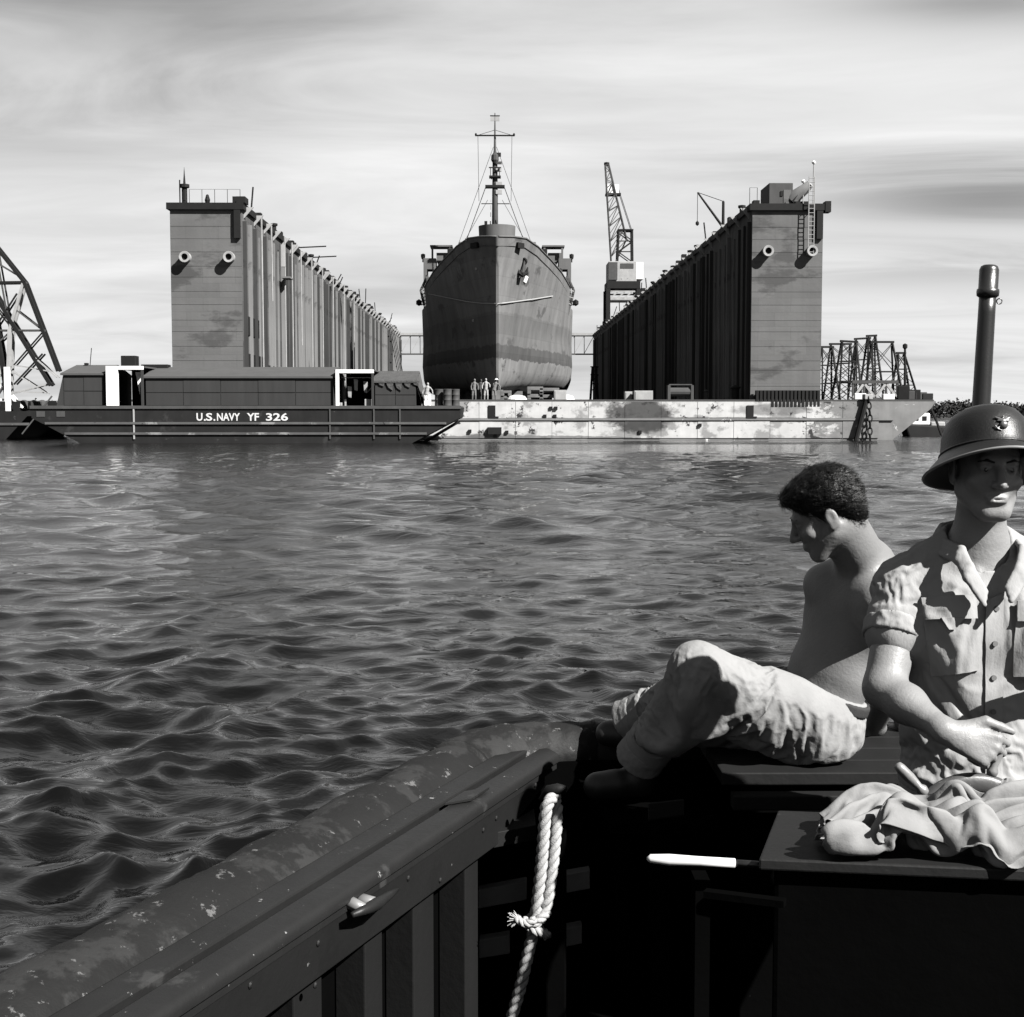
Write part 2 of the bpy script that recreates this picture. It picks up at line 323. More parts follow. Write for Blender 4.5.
def make_water():
    g = np.random.default_rng(11)
    def axis(lo, hi, c, h0, h1, n):                 # finer spacing about c
        t = np.linspace(-1, 1, n); s = np.sinh(3.6*t) / np.sinh(3.6)
        return np.where(s < 0, c + s*(c-lo), c + s*(hi-c))
    xs = axis(-30, 34, -1.0, 0, 0, 660); ys = axis(-8, 78, 7.5, 0, 0, 860)
    X, Y = np.meshgrid(xs, ys, indexing='ij'); Z = np.zeros_like(X); DX = np.zeros_like(X); DY = np.zeros_like(X)
    cell = np.maximum(np.gradient(xs)[:, None], np.gradient(ys)[None, :])
    for i in range(150):
        lam = math.exp(g.uniform(math.log(0.17), math.log(3.2))); a = (0.0056 if lam < 0.6 else 0.0032 if lam < 1.1 else 0.0023)*lam*g.uniform(0.5, 1.5)
        if lam > 2.2: a *= 0.45
        th = math.radians(-100 + g.normal(0, 40)); k = 2*math.pi/lam; ph = g.uniform(0, 6.28)
        dx, dy = math.cos(th), math.sin(th)
        arg = k*(dx*X + dy*Y) + ph + 0.9*np.sin(0.21*k*(dy*X - dx*Y) + ph*3)
        fade = np.clip((lam/cell - 3.0)/4.0, 0, 1) * (1 + (0.40 if 0.3 < lam < 2.0 else 0.5)*np.exp(-((Y-5.5)/6.0)**2))   * (1 + (2.1*smooth01_(Y, 14, 38) if lam > 0.9 else 0.0))   # rougher in the launch's own wash and out in the open harbour
        Z += fade*a*np.cos(arg); DX -= fade*a*dx*np.sin(arg)*0.55; DY -= fade*a*dy*np.sin(arg)*0.55
    # the launch's own wake rolling off its side, on the photograph's left
    for lam, a, th, ph in ((2.1, 0.050, 148, 0.6), (1.35, 0.030, 160, 2.0), (0.9, 0.016, 139, 4.0)):
        k = 2*math.pi/lam; dx, dy = math.cos(R(th)), math.sin(R(th))
        env = np.exp(-((X+3.6)/3.2)**2 - ((Y-8.0)/5.0)**2)
        arg = k*(dx*X + dy*Y) + ph + 0.5*np.sin(0.9*X + 0.5*Y)
        Z += env*a*np.cos(arg); DX -= env*a*dx*np.sin(arg); DY -= env*a*dy*np.sin(arg)
    ex = np.minimum((X-xs[0]), (xs[-1]-X)); ey = np.minimum((Y-ys[0]), (ys[-1]-Y)); e = np.clip(np.minimum(ex, ey)/6.0, 0, 1)
    V = np.stack([(X + DX*e).ravel(), (Y + DY*e).ravel(), (Z*e).ravel()], 1); Q = grid_quads(len(xs), len(ys))
    x0, x1, y0, y1 = xs[0], xs[-1], ys[0], ys[-1]; F = 6000.0
    b = len(V)
    o = np.array([(x0,y0,0),(x1,y0,0),(x1,y1,0),(x0,y1,0),(-F,-F,0),(F,-F,0),(F,F,0),(-F,F,0)], float)
    V = np.vstack([V, o]); Q = np.vstack([Q, np.array([(b+4,b+5,b+1,b),(b+5,b+6,b+2,b+1),(b+6,b+7,b+3,b+2),(b+7,b+4,b,b+3)])])
    w = link('water', fast_mesh('water', V, Q), water_mat()); structure(w)
make_water()
# ------------------------------------------------------------ shore
def make_shore():
    g = np.random.default_rng(5)
    mb = MB(); xs = np.linspace(-520, 620, 90); Y0 = 430.0
    for i in range(len(xs)-1):
        a, b = xs[i], xs[i+1]
        def yy(x): return Y0 + 22*math.sin(x*0.013) + 9*math.sin(x*0.041+1)
        def zz(x): return 2.6 + 1.0*math.sin(x*0.02+2)
        mb.poly([(a,yy(a),-1.0),(b,yy(b),-1.0),(b,yy(b)+5,0.9),(a,yy(a)+5,0.9),(b,yy(b)+70,zz(b)),(a,yy(a)+70,zz(a)),(b,yy(b)+420,-2),(a,yy(a)+420,-2)],
                [(0,1,2,3),(3,2,4,5),(5,4,6,7)])
    structure(mb.build('shore', surf('shore_earth', 0.02, 0.95, 0.4, 0.05), None, True))
    # low mangrove wood along the bank: leaf clumps, one mass
    n = 100000; V = []; Q = []
    x = g.uniform(-330, 430, n); d = g.gamma(1.6, 9, n) + 2; y = Y0 + 22*np.sin(x*0.013) + 9*np.sin(x*0.041+1) + d
    hgt = 3.0 + 0.7*np.sin(x*0.05) + 0.4*np.sin(x*0.15+2) + g.normal(0, 0.6, n) + 0.05*d
    z = 0.5 + np.clip(hgt, 1.2, 9)*np.sqrt(g.uniform(0, 1, n))
    P = np.stack([x, y, z], 1); A = g.normal(size=(n, 3)); A /= np.linalg.norm(A, axis=1)[:, None]
    B = np.cross(A, g.normal(size=(n, 3))); B /= np.linalg.norm(B, axis=1)[:, None]; s = g.uniform(0.22, 0.5, n)[:, None]
    V = np.stack([P - A*s - B*s*0.7, P + A*s - B*s*0.6, P + A*s*0.8 + B*s*0.7, P - A*s*0.7 + B*s*0.6], 1).reshape(-1, 3)
    Q = np.arange(4*n).reshape(-1, 4)
    f = link('far_forest', fast_mesh('far_forest', V, Q, False), surf('mangrove_leaves', 0.012, 0.8, 0.5, 0.2)); stuff(f)
    f['label'] = 'low dark wood of shore trees on the far bank'
make_shore()

# ------------------------------------------------------------ floating dry dock
DY, SEC, NSEC, TOP, DECK = 110.0, 25.43, 7, 18.55, 3.1
XI, XO = 20.25, 25.9
dock = thing('floating_dry_dock', 'huge grey sectional floating dry dock with two tall side walls around the ship', 'dry dock', (0, DY, 0))
dl = Vector((0, DY, 0))
for k in range(NSEC):
    y0 = DY + k*SEC - (0.7 if k == 0 else 0); y1 = DY + (k+1)*SEC - 0.25
    mb = MB().prism([(-35.0,DECK),(-34.6,2.5),(-31.8,0.2),(-30.5,-1.2),(30.5,-1.2),(31.8,0.2),(34.6,2.5),(35.0,DECK)], 'y', y0, y1)
    po = mb.build('pontoon', M_['pont_grey'], dock)
    if k == 0:
        first = po
    # deck edge timber
    MB().box(-34.8, 34.8, y0-0.02, y0+0.35, DECK+0.003, DECK+0.12).build('deck_edge', M_['steel'], po)
cw = 2.9; c0 = -30.45
meshes = {}
for c in range(21):
    xa = c0 + c*cw; xb = xa + cw - 0.03
    for r, (za, zb) in enumerate(((0.16, 1.56), (1.74, 3.04))):
        mt = M_['pont']
        pr = 0.05 + 0.02*((c*7 + r*3) % 3)
        MB().box(xa, xb, DY-0.7-pr, DY-0.7, za, zb).build('hull_plate', mt, first)
MB().box(-31.5, 31.6, DY-0.86, DY-0.7, 1.57, 1.73).build('rubbing_strake', M_['pont_grey'], first)
# dark raised boxes stand in for shaded mooring recesses; pads on the pontoon front
for px in (488.5, 747.0):
    a = W(px, 404, DY-0.9); 
    MB().box(a.x, a.x+0.55, DY-0.86, DY-0.74, 1.89, 2.75).build('mooring_point', M_['dark'], first)
    MB().box(a.x, a.x+0.8, DY-0.90, DY-0.74, 1.74, 1.88).build('mooring_point', M_['dark'], first)
for px, py in ((551,408),(556,408),(470,431),(487,432),(500,431),(507,432),(545,416),(555,416),(640,432),(700,425)):
    a = W(px, py, DY-0.8); MB().box(a.x-0.12, a.x+0.12, DY-0.92, DY-0.74, a.z-0.12, a.z+0.12).build('pad_eye', M_['dark'], first)
a = W(494, 431, DY-0.8); MB().box(a.x-0.5, a.x+0.6, DY-1.0, DY-0.74, a.z-0.25, a.z+0.3).build('sea_chest', M_['dark'], first)

ribA = MB().box(0, 0.30, -0.11, 0.11, 0, TOP-DECK-1.2).mesh('rib')
ribB = MB().box(0, 0.20, -0.19, 0.19, 0, TOP-DECK-1.2).mesh('rib')
ribC = MB().box(0, 0.14, -0.06, 0.06, 0, TOP-DECK-1.6).mesh('rib')
brk = MB().prism([(0,0),(0,-0.9),(0.8,0)], 'y', -0.05, 0.05).mesh('bracket')
brk.materials.append(M_['light'])
def copy_mats(me, mat):
    c = me.copy(); c.materials.clear(); c.materials.append(mat); return c
RIBS = [copy_mats(ribA, M_['rib_light']), copy_mats(ribB, M_['rib_dark']), copy_mats(ribC, M_['rib_light']), copy_mats(ribA, M_['rib_dark']), copy_mats(ribB, M_['rib_light'])]
walls = {}
for sgn in (-1, 1):
    for k in range(NSEC):
        y0 = DY + k*SEC; y1 = y0 + SEC - 0.22
        a, b = sorted((sgn*XI, sgn*XO))
        w = MB().box(a, b, y0, y1, DECK+0.004, TOP).build('wing_wall', M_['wall_side'], dock)
        walls[(sgn, k)] = w
        # walkway rim round the top
        MB().box(a-0.22, b+0.22, y0-(0.26 if k == 0 else 0), y1, TOP+0.003, TOP+0.16).build('walkway', M_['dark'], w)
        MB().box(a-0.22, a-0.16, y0-(0.26 if k == 0 else 0), y1, TOP-0.34, TOP).build('walkway_rim', M_['dark'], w)
        MB().box(b+0.16, b+0.22, y0-(0.26 if k == 0 else 0), y1, TOP-0.34, TOP).build('walkway_rim', M_['dark'], w)
        # vertical frames on the face towards the ship
        n = 11
        for i in range(n):
            yy = y0 + 0.5 + i*(SEC-1.1)/(n-1) + rnd.uniform(-0.35, 0.35)*(0 < i < n-1)
            me = RIBS[rnd.choice((0, 1, 2, 3, 4, 0, 2)) if i not in (0, n-1) else 3]
            o = link('rib', me, None, w)
            o.location = (sgn*XI, yy - DY, DECK+0.01) if sgn < 0 else (sgn*XI, yy - DY, DECK+0.01)
            if sgn > 0: o.rotation_euler = (0, 0, math.pi)
            if i % 2 == 0:
                o = link('bracket', brk, None, w); o.location = (sgn*XI, yy - DY + 0.5, TOP-0.02)
                if sgn > 0: o.rotation_euler = (0, 0, math.pi)
    # front end of the wall: plated strakes, overflow pipes, rim
    w = walls[(sgn, 0)]; a, b = sorted((sgn*XI, sgn*XO))
    zs = [DECK+0.35]; hs = [0.9, 1.35, 0.8, 1.2, 1.25, 0.95, 1.3, 1.1, 1.2, 0.9, 1.2, 1.1, 1.0, 1.35]
    sc_ = (TOP - 0.4 - zs[0]) / sum(hs)
    for i, h in enumerate(hs):
        z0 = zs[0] + sum(hs[:i])*sc_; z1 = z0 + h*sc_ - 0.025
        MB().box(a+0.02, b-0.02, DY-0.02-0.016*(i % 2), DY, z0, z1).build('strake', M_['wall'], w)
    MB().box(a-0.22, b+0.22, DY-0.30, DY-0.26, TOP-0.36, TOP+0.16).build('walkway_rim', M_['dark'], w)
    for px in ((185, 229) if sgn < 0 else (768, 812)):
        c = W(px, 257 if sgn < 0 else 251, DY-0.5)
        prof = [(0.26,-0.5),(0.45,-0.5),(0.47,-0.40),(0.42,-0.36),(0.42,0.45)]
        mb = MB(); n = 20; base = 0
        inner = [(0.26,0.1),(0.26,-0.5),(0.43,-0.52),(0.45,-0.40),(0.41,-0.36),(0.41,0.55)]
        for r_, yv in inner:
            for q in range(n):
                t = 2*math.pi*q/n; mb.v.append((c.x + r_*math.cos(t), DY-0.42+yv*0.75+0.05, c.z + r_*math.sin(t)))
        for i in range(len(inner)-1):
            for q in range(n): mb.f.append((i*n+q, i*n+(q+1) % n, (i+1)*n+(q+1) % n, (i+1)*n+q))
        pp = mb.build('overflow_pipe', M_['light'], w, True, autos=40)
        MB().tube([(c.x, DY-0.52, c.z), (c.x, DY-0.50, c.z)], 0.255, 16).build('pipe_mouth', M_['dark'], pp)
    # dark box standing in for the shadow cast under the rim at one corner
    MB().box(b-0.55, b-0.06, DY-0.32, DY-0.08, TOP-2.6, TOP-0.4).build('corner_shadow', M_['dark'], w)
# comb of stiffeners at the foot of the nearer right wall
w = walls[(1, 0)]
MB().box(XI+0.3, XO-0.3, DY-0.40, DY-0.1, DECK+0.12, DECK+0.36).build('foot_beam', M_['dark'], w)
tooth = MB().box(-0.10, 0.10, -0.62, -0.08, -0.55, 0.75).mesh('stiffener'); tooth.materials.append(M_['dark'])
for i in range(17):
    o = link('stiffener', tooth, None, w); o.location = (XI + 0.45 + i*0.305, -0.16, DECK+0.1)
# fittings along the wall tops
def post(x, y, h, r=0.05, name='rail_post', par=None, mat='dark', lean=(0,0)):
    MB().tube([(x,y,TOP+0.15),(x+lean[0],y+lean[1],TOP+0.15+h)], r, 6).build(name, M_[mat], par)
def rail_run(par, pts, h=1.05):
    for p in pts: post(p[0], p[1], h, 0.022, 'rail_post', par)
    MB().tube([(p[0], p[1], TOP+0.15+h) for p in pts], 0.012, 5).build('rail_wire', M_['dark'], par)
L0, R0 = walls[(-1, 0)], walls[(1, 0)]
rail_run(L0, [(-XO+0.6+i*1.0, DY-0.2, 0) for i in range(1, 6)])
MB().lathe([(0.22,0),(0.22,1.25),(0.40,1.3),(0.40,1.55),(0.1,1.6),(0.05,2.3),(0.01,2.9)], (-XO+1.05, DY+0.6, TOP+0.16), 10).build('ventilator', M_['dark'], L0)
post(-XO+0.7, DY+0.5, 1.9, 0.05, 'lamp_post', L0)
MB().lathe([(0.16,0),(0.22,0.3),(0.10,0.7),(0.02,0.75)], (-XO+2.9, DY+0.4, TOP+0.16), 8).build('mooring_point', M_['dark'], L0)
MB().box(-XI-0.35, -XI+0.35, DY-0.3, DY+1.2, TOP+0.162, TOP+0.65).build('winch', M_['dark'], L0)
for sgn in (-1, 1):
    for k in range(NSEC):
        w = walls[(sgn, k)]; y0 = DY + k*SEC
        for i in range(5):
            yy = y0 + 2 + i*4.8 + rnd.uniform(-1, 1)
            t = rnd.random(); x = sgn*(XI + rnd.uniform(0.1, 0.6))
            if t < 0.3: post(x, yy, rnd.uniform(0.9, 2.6), 0.07, 'davit', w, lean=(rnd.uniform(-0.5,0.9), 0))
            elif t < 0.65:
                MB().box(x-0.25, x+0.25, yy-0.4, yy+0.4, TOP+0.162, TOP+rnd.uniform(0.5,1.0)).build('winch', M_['dark'], w)
            else:
                MB().lathe([(0.2,0),(0.2,0.5),(0.32,0.55),(0.32,0.75),(0.05,0.8)], (x, yy, TOP+0.162), 8).build('mooring_point', M_['dark'], w)
# gangplanks sticking out over the left wall, hanging lines and stages on it
for px, py, Y in ((301, 241, 143), (313, 255, 152)):
    p = W(px, py, Y); MB().beam((-XI-0.5, Y, TOP+0.6), (-XI+2.6, Y, TOP+0.75), 0.12).build('boat_boom', M_['dark'], walls[(-1, 1)])
for Y, z0 in ((116, 5), (121, 12), (128.5, 4), (133, 6), (139, 9), (147, 4), (156, 6), (166, 5), (178, 6), (190, 5)):
    k = min(int((Y-DY)/SEC), 6)
    MB().tube([(-XI+0.55, Y, TOP-0.1), (-XI+0.45, Y+0.8, z0)], 0.07, 5).build('hanging_line', M_['light'], walls[(-1, k)])
MB().box(-XI+0.3, -XI+1.1, 128, 130, 14.6, 14.75).build('staging', M_['timber'], walls[(-1, 0)])
MB().box(-XI+0.35, -XI+0.7, 127.6, 128.0, 15.6, 17.6).build('staging_post', M_['light'], walls[(-1, 0)])
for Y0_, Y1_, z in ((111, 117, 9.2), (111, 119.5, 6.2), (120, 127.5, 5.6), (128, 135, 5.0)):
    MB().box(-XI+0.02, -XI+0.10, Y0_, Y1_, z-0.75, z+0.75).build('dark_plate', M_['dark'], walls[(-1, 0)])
for i in range(4):                                     # slanted stage poles at the far end of the left wall
    MB().beam((-XI+0.3, 252+i*4, TOP+0.3), (-XI+1.4, 262+i*4, 9.5+i*0.3), 0.14).build('brace', M_['light'], walls[(-1, 5)])
# right wall: deck house, cowl, ladder with cage, lamp mast
a, b = W(768, 203, DY+1.2), W(792, 185, DY+1.2)
h = MB().box(a.x, b.x, DY+0.8, DY+4.4, TOP+0.162, b.z+0.1).build('deck_house', M_['steel'], R0, bevel=0.04)
MB().box(a.x+0.9, a.x+1.1, DY+0.74, DY+0.80, TOP+0.9, TOP+1.3).build('scuttle', M_['dark'], h)
MB().box(b.x-0.75, b.x-0.15, DY+0.76, DY+0.80, TOP+0.2, TOP+1.4).build('door', M_['wall'], h)
cw_ = W(802, 192, DY+0.6)
MB().tube([cw_+Vector((-0.6,0.5,-0.55)), cw_+Vector((-0.35,0.3,-0.2)), cw_+Vector((0.25,-0.1,0.25)), cw_+Vector((0.6,-0.3,0.6))], [0.55,0.52,0.42,0.3], 14).build('tank', M_['light'], R0, True, autos=40)
MB().box(cw_.x-0.7, cw_.x+0.5, DY+0.5, DY+1.4, TOP+0.162, TOP+0.45).build('tank_cradle', M_['dark'], R0)
lx = W(811, 220, DY-0.5).x
ld = MB()
for s in (-0.22, 0.22): ld.tube([(lx+s, DY-0.62, TOP+2.2), (lx+s, DY-0.62, TOP-3.9)], 0.04, 5)
lad = ld.build('ladder', M_['light'], R0)
rung = MB().tube([(-0.22,0,0),(0.22,0,0)], 0.03, 5).mesh('rung'); rung.materials.append(M_['light'])
for i in range(18):
    o = link('rung', rung, None, lad); o.location = (lx, -0.62, TOP+2.1-i*0.34)
for s in (-0.22, 0.22):
    for z in (TOP-0.2, TOP-3.7): MB().tube([(lx+s, DY-0.62, z), (lx+s, DY-0.05, z)], 0.03, 5).build('ladder_stay', M_['light'], lad)
post(lx+0.25, DY-0.1, 3.2, 0.05, 'lamp_post', R0, 'light'); 
MB().lathe([(0.14,0),(0.18,0.12),(0.05,0.25)], (lx+0.25, DY-0.1, TOP+3.3), 8).build('lamp', M_['white'], R0)
MB().lathe([(0.14,0),(0.18,0.12),(0.05,0.25)], (lx-0.45, DY+0.4, TOP+1.9), 8).build('lamp', M_['white'], R0)
post(lx-0.45, DY+0.4, 1.8, 0.04, 'lamp_post', R0, 'light')
rail_run(R0, [(XI-0.2, DY+0.1, 0), (XI+0.4, DY+0.1, 0)], 1.3)
MB().box(XO+0.1, XO+0.55, DY-0.35, DY+0.6, TOP-0.5, TOP+0.35).build('fairlead', M_['dark'], R0)
# flying bridge across the far end
FY = 284.0; zt, zb = W(410, 333, FY).z, W(410, 355, FY).z
br = MB().box(-XI+0.1, XI-0.1, FY-0.8, FY+0.8, zt-0.55, zt-0.02).build('flying_bridge', M_['light'], dock)
MB().box(-XI+0.1, XI-0.1, FY-0.7, FY-0.5, zb, zb+0.3).build('lower_chord', M_['steel'], br)
MB().box(-XI+0.1, XI-0.1, FY-0.82, FY-0.80, zt-0.75, zt-0.5).build('upper_chord', M_['dark'], br)
nb = 20
for i in range(nb+1):
    x = -XI + 0.4 + i*(2*XI-0.8)/nb; MB().beam((x, FY-0.6, zb+0.3), (x, FY-0.6, zt-0.5), 0.14).build('truss_post', M_['steel'], br)
    if i < nb:
        x2 = x + (2*XI-0.8)/nb; MB().beam((x, FY-0.6, zb+0.3), (x2, FY-0.6, zt-0.6), 0.11).build('truss_brace', M_['light'], br)

# small jib derrick on the right wall
P0, P1 = W(724, 222, 126), W(704, 196, 126)
bx = XI + 0.3
dk = thing('jib_derrick', 'small dark jib derrick with a hanging hook on the right dock wall', 'derrick', (bx, 126, TOP+0.16))
MB().lathe([(0.3,0),(0.25,0.3),(0.14,0.35),(0.12,2.6),(0.03,2.7)], (bx, 126, TOP+0.162), 8).build('post', M_['dark'], dk)
jt = Vector((bx-2.35, 126, TOP+3.6)); MB().tube([(bx-0.1, 126, TOP+0.6), jt], [0.13,0.08], 6).build('jib', M_['dark'], dk)
MB().tube([(bx, 126, TOP+2.8), jt], 0.03, 4).build('topping_wire', M_['dark'], dk)
MB().tube([jt, jt-Vector((0,0,2.6))], 0.025, 4).build('fall_wire', M_['dark'], dk)
MB().lathe([(0.03,0),(0.16,0.12),(0.16,0.3),(0.03,0.45)], jt-Vector((0,0,3.0)), 8).build('hook_block', M_['dark'], dk)
def smooth01(x, a, b): t = np.clip((x-a)/(b-a), 0, 1); return t*t*(3-2*t)
# ------------------------------------------------------------ the ship in the dock
ship = thing('transport_ship', 'grey naval transport ship with tall mast, bow on, high on dock blocks', 'ship', (0, 142, 4.6))
def make_hull():
    S = np.array([0,0.7,1.8,4,8,13,19,24.5,26.2,26.6,34,44,56,80,108,124.])
    T = {20.2:[.14,.85,1.75,3.0,4.4,5.8,7.15,8.2,8.5,8.6,9.2,9.35,9.35,9.35,9.0,7.0],
         15.0:[.13,.50,1.05,2.1,3.5,5.0,6.5,7.7,8.05,8.1,9.0,9.3,9.35,9.35,8.6,6.0],
         11.0:[.13,.40,.80,1.65,3.0,4.5,6.1,7.4,7.75,7.8,8.9,9.3,9.35,9.35,8.0,4.0],
         8.0:[.12,.34,.66,1.4,2.8,4.5,6.4,7.8,8.2,8.25,9.05,9.3,9.35,9.3,7.0,2.0],
         6.2:[.12,.30,.58,1.25,2.5,4.1,6.0,7.5,7.9,8.0,8.9,9.2,9.25,9.2,5.5,1.0],
         5.2:[.11,.24,.46,1.05,2.1,3.6,5.4,6.9,7.4,7.5,8.5,8.9,9.0,8.9,4.0,.6],
         4.75:[.10,.18,.34,.8,1.7,3.0,4.8,6.3,6.8,6.9,8.0,8.5,8.6,8.5,3.0,.4],
         4.6:[.06,.12,.24,.6,1.4,2.6,4.3,5.8,6.3,6.4,7.6,8.1,8.2,8.0,2.2,.3]}
    zk = np.array(sorted(T)); tab = np.array([T[z] for z in zk])
    ystem = lambda z: np.interp(z, [4.6,5.2,6.2,8,11,15,20.2], [143.6,142.5,142.0,141.5,140.9,140.0,138.5])
    zd = np.interp(S, [0,1.8,4,8,13,19,24.5,26.2,26.6,34,124], [19.75,19.95,20.05,19.7,19.0,18.2,17.4,17.1,15.1,15.0,15.0])
    nu = 40; ss = np.concatenate([np.linspace(0,8,15), np.linspace(9.2,26.2,13), np.linspace(26.6,56,10), np.linspace(65,124,8)]); nv = 26
    mb = MB(); ring = []
    for s in ss:
        zdk = np.interp(s, S, zd); row = []
        tv = np.linspace(0,1,nv)**1.25; zz = 4.6 + (zdk-4.6)*tv
        for z in zz:
            hb = np.interp(z, zk, [np.interp(s, S, tab[i]) for i in range(len(zk))])
            row.append((hb*(1+0.06*smooth01(s,6,20)), ystem(z)+s, z))
        ring.append(row)
    m = len(ss); v = []; f = []
    idx = lambda i, j, sd: (i*nv + j)*2 + sd
    for i in range(m):
        for j in range(nv):
            hb, y, z = ring[i][j]; v += [(hb, y, z), (-hb, y, z)]
    for i in range(m-1):
        for j in range(nv-1):
            f.append((idx(i,j,0), idx(i+1,j,0), idx(i+1,j+1,0), idx(i,j+1,0)))
            f.append((idx(i,j,1), idx(i,j+1,1), idx(i+1,j+1,1), idx(i+1,j,1)))
        f.append((idx(i,0,0), idx(i,0,1), idx(i+1,0,1), idx(i+1,0,0)))
    for j in range(nv-1):
        f.append((idx(0,j,0), idx(0,j+1,0), idx(0,j+1,1), idx(0,j,1))); f.append((idx(m-1,j,0), idx(m-1,j,1), idx(m-1,j+1,1), idx(m-1,j+1,0)))
    mb.poly(v, f); hull = mb.build('hull', M_['hull'], ship, autos=50)
    dk = MB(); v = []; f = []
    for i in range(m):
        hb, y, z = ring[i][nv-1]; d = 0.9 if ss[i] < 26.4 else 0.02
        v += [(hb-0.12 if hb > 0.3 else hb*0.5, y+0.1, z-d), (-(hb-0.12) if hb > 0.3 else -hb*0.5, y+0.1, z-d)]
    for i in range(m-1): f.append((2*i, 2*i+1, 2*i+3, 2*i+2))
    dk.poly(v, f); dk.build('deck', M_['ship'], ship)
    return ring, ss, hull
ring, ss, hull = make_hull()
def hull_at(Y, z, side):
    best = None
    for row in ring:
        for p in row:
            d = (p[1]-Y)**2 + (p[2]-z)**2*2
            if best is None or d < best[0]: best = (d, p)
    p = best[1]; return Vector((side*p[0], p[1], p[2]))
# bulwark rail
for sd_ in (1, -1):
    pts = [(sd_*ring[i][-1][0], ring[i][-1][1], ring[i][-1][2]+0.03) for i in range(0, 28)]
    MB().tube(pts, 0.10, 6).build('bulwark_rail', M_['ship'], ship, True)
# gun tub on the bow
gx = W(497, 232, 144.2).x
MB().lathe([(1.85,0),(1.92,1.55),(1.82,1.56),(1.75,0.2),(0.1,0.2)], (gx, 144.2, 19.95), 28).build('gun_tub', M_['ship'], ship, autos=35)
g = MB().lathe([(0.5,0),(0.4,0.9),(0.25,1.2),(0.1,1.3)], (gx, 144.2, 20.15), 10).build('gun_mount', M_['dark'], ship)
MB().tube([(gx, 144.0, 21.3), (gx-0.15, 142.4, 21.9)], [0.09,0.05], 8).build('gun_barrel', M_['dark'], g)
MB().box(gx-1.3, gx-1.0, 143.0, 143.3, 21.52, 21.9).build('sight', M_['dark'], g)
# anchor hanging in its hawse, draught plate, fairleads
an = hull_at(143.2, 16.9, 1) + Vector((0.16, -0.16, 0))
A = MB().tube([an+Vector((0.25,0,1.0)), an+Vector((-0.02,-0.12,-0.4))], [0.12,0.15], 8).build('anchor', M_['steel'], ship)
MB().tube([an+Vector((-0.55,-0.20,0.15)), an+Vector((-0.38,-0.22,-0.45)), an+Vector((-0.02,-0.22,-0.62)), an+Vector((0.42,0.02,-0.4)), an+Vector((0.55,0.06,0.2))], [0.05,0.22,0.28,0.22,0.05], 8).build('fluke', M_['dark'], A)
MB().tube([an+Vector((0.0,-0.02,0.75)), an+Vector((0.15,0.35,0.85))], [0.42,0.40], 12).build('hawse_pipe', M_['dark'], ship)
for sd_ in (1, -1):
    h_ = hull_at(141.2, 18.9, sd_); MB().beam(h_+Vector((sd_*0.1,-0.1,0)), h_+Vector((sd_*0.75,0.75,0)), 0.35, 0.55).build('fairlead', M_['dark'], ship)
q = hull_at(145.6, 15.9, 1)
MB().beam(q+Vector((-0.02,-0.12,-0.32)), q+Vector((0.22,-0.10,0.32)), 0.5, 0.05, up=(0.8,-0.6,0)).build('draught_plate', M_['white'], ship)
for px, py in ((479, 243), (482, 268), (466, 320)):
    q = hull_at(143 if py < 300 else 147, W(px, py, 143).z, -1); MB().tube([q+Vector((-0.08,-0.06,0)), q+Vector((0.02,0.02,0))], 0.16, 8).build('scuttle', M_['light'], ship)
# mooring line draped round the bow
pts = [W(423, 294, 163), W(440, 298.5, 154), W(460, 301.5, 147.5), W(480, 303.2, 143), W(496.5, 303.8, 140.2)]
def hug(p, sd_, out=0.12):
    h_ = hull_at(p.y, p.z, sd_); return Vector((h_.x + sd_*out, h_.y-0.1, p.z))
ln = [hug(p, -1) for p in pts[:-1]] + [Vector((0, 139.9, 15.1 if False else pts[-1].z))]
rt = [W(503,303.5,141.2), W(515,302,144), W(532,299,149), W(550,296,156)]
MB().tube(ln + [hug(p, 1) for p in rt], 0.06, 5).build('bow_line', M_['rope'], ship)
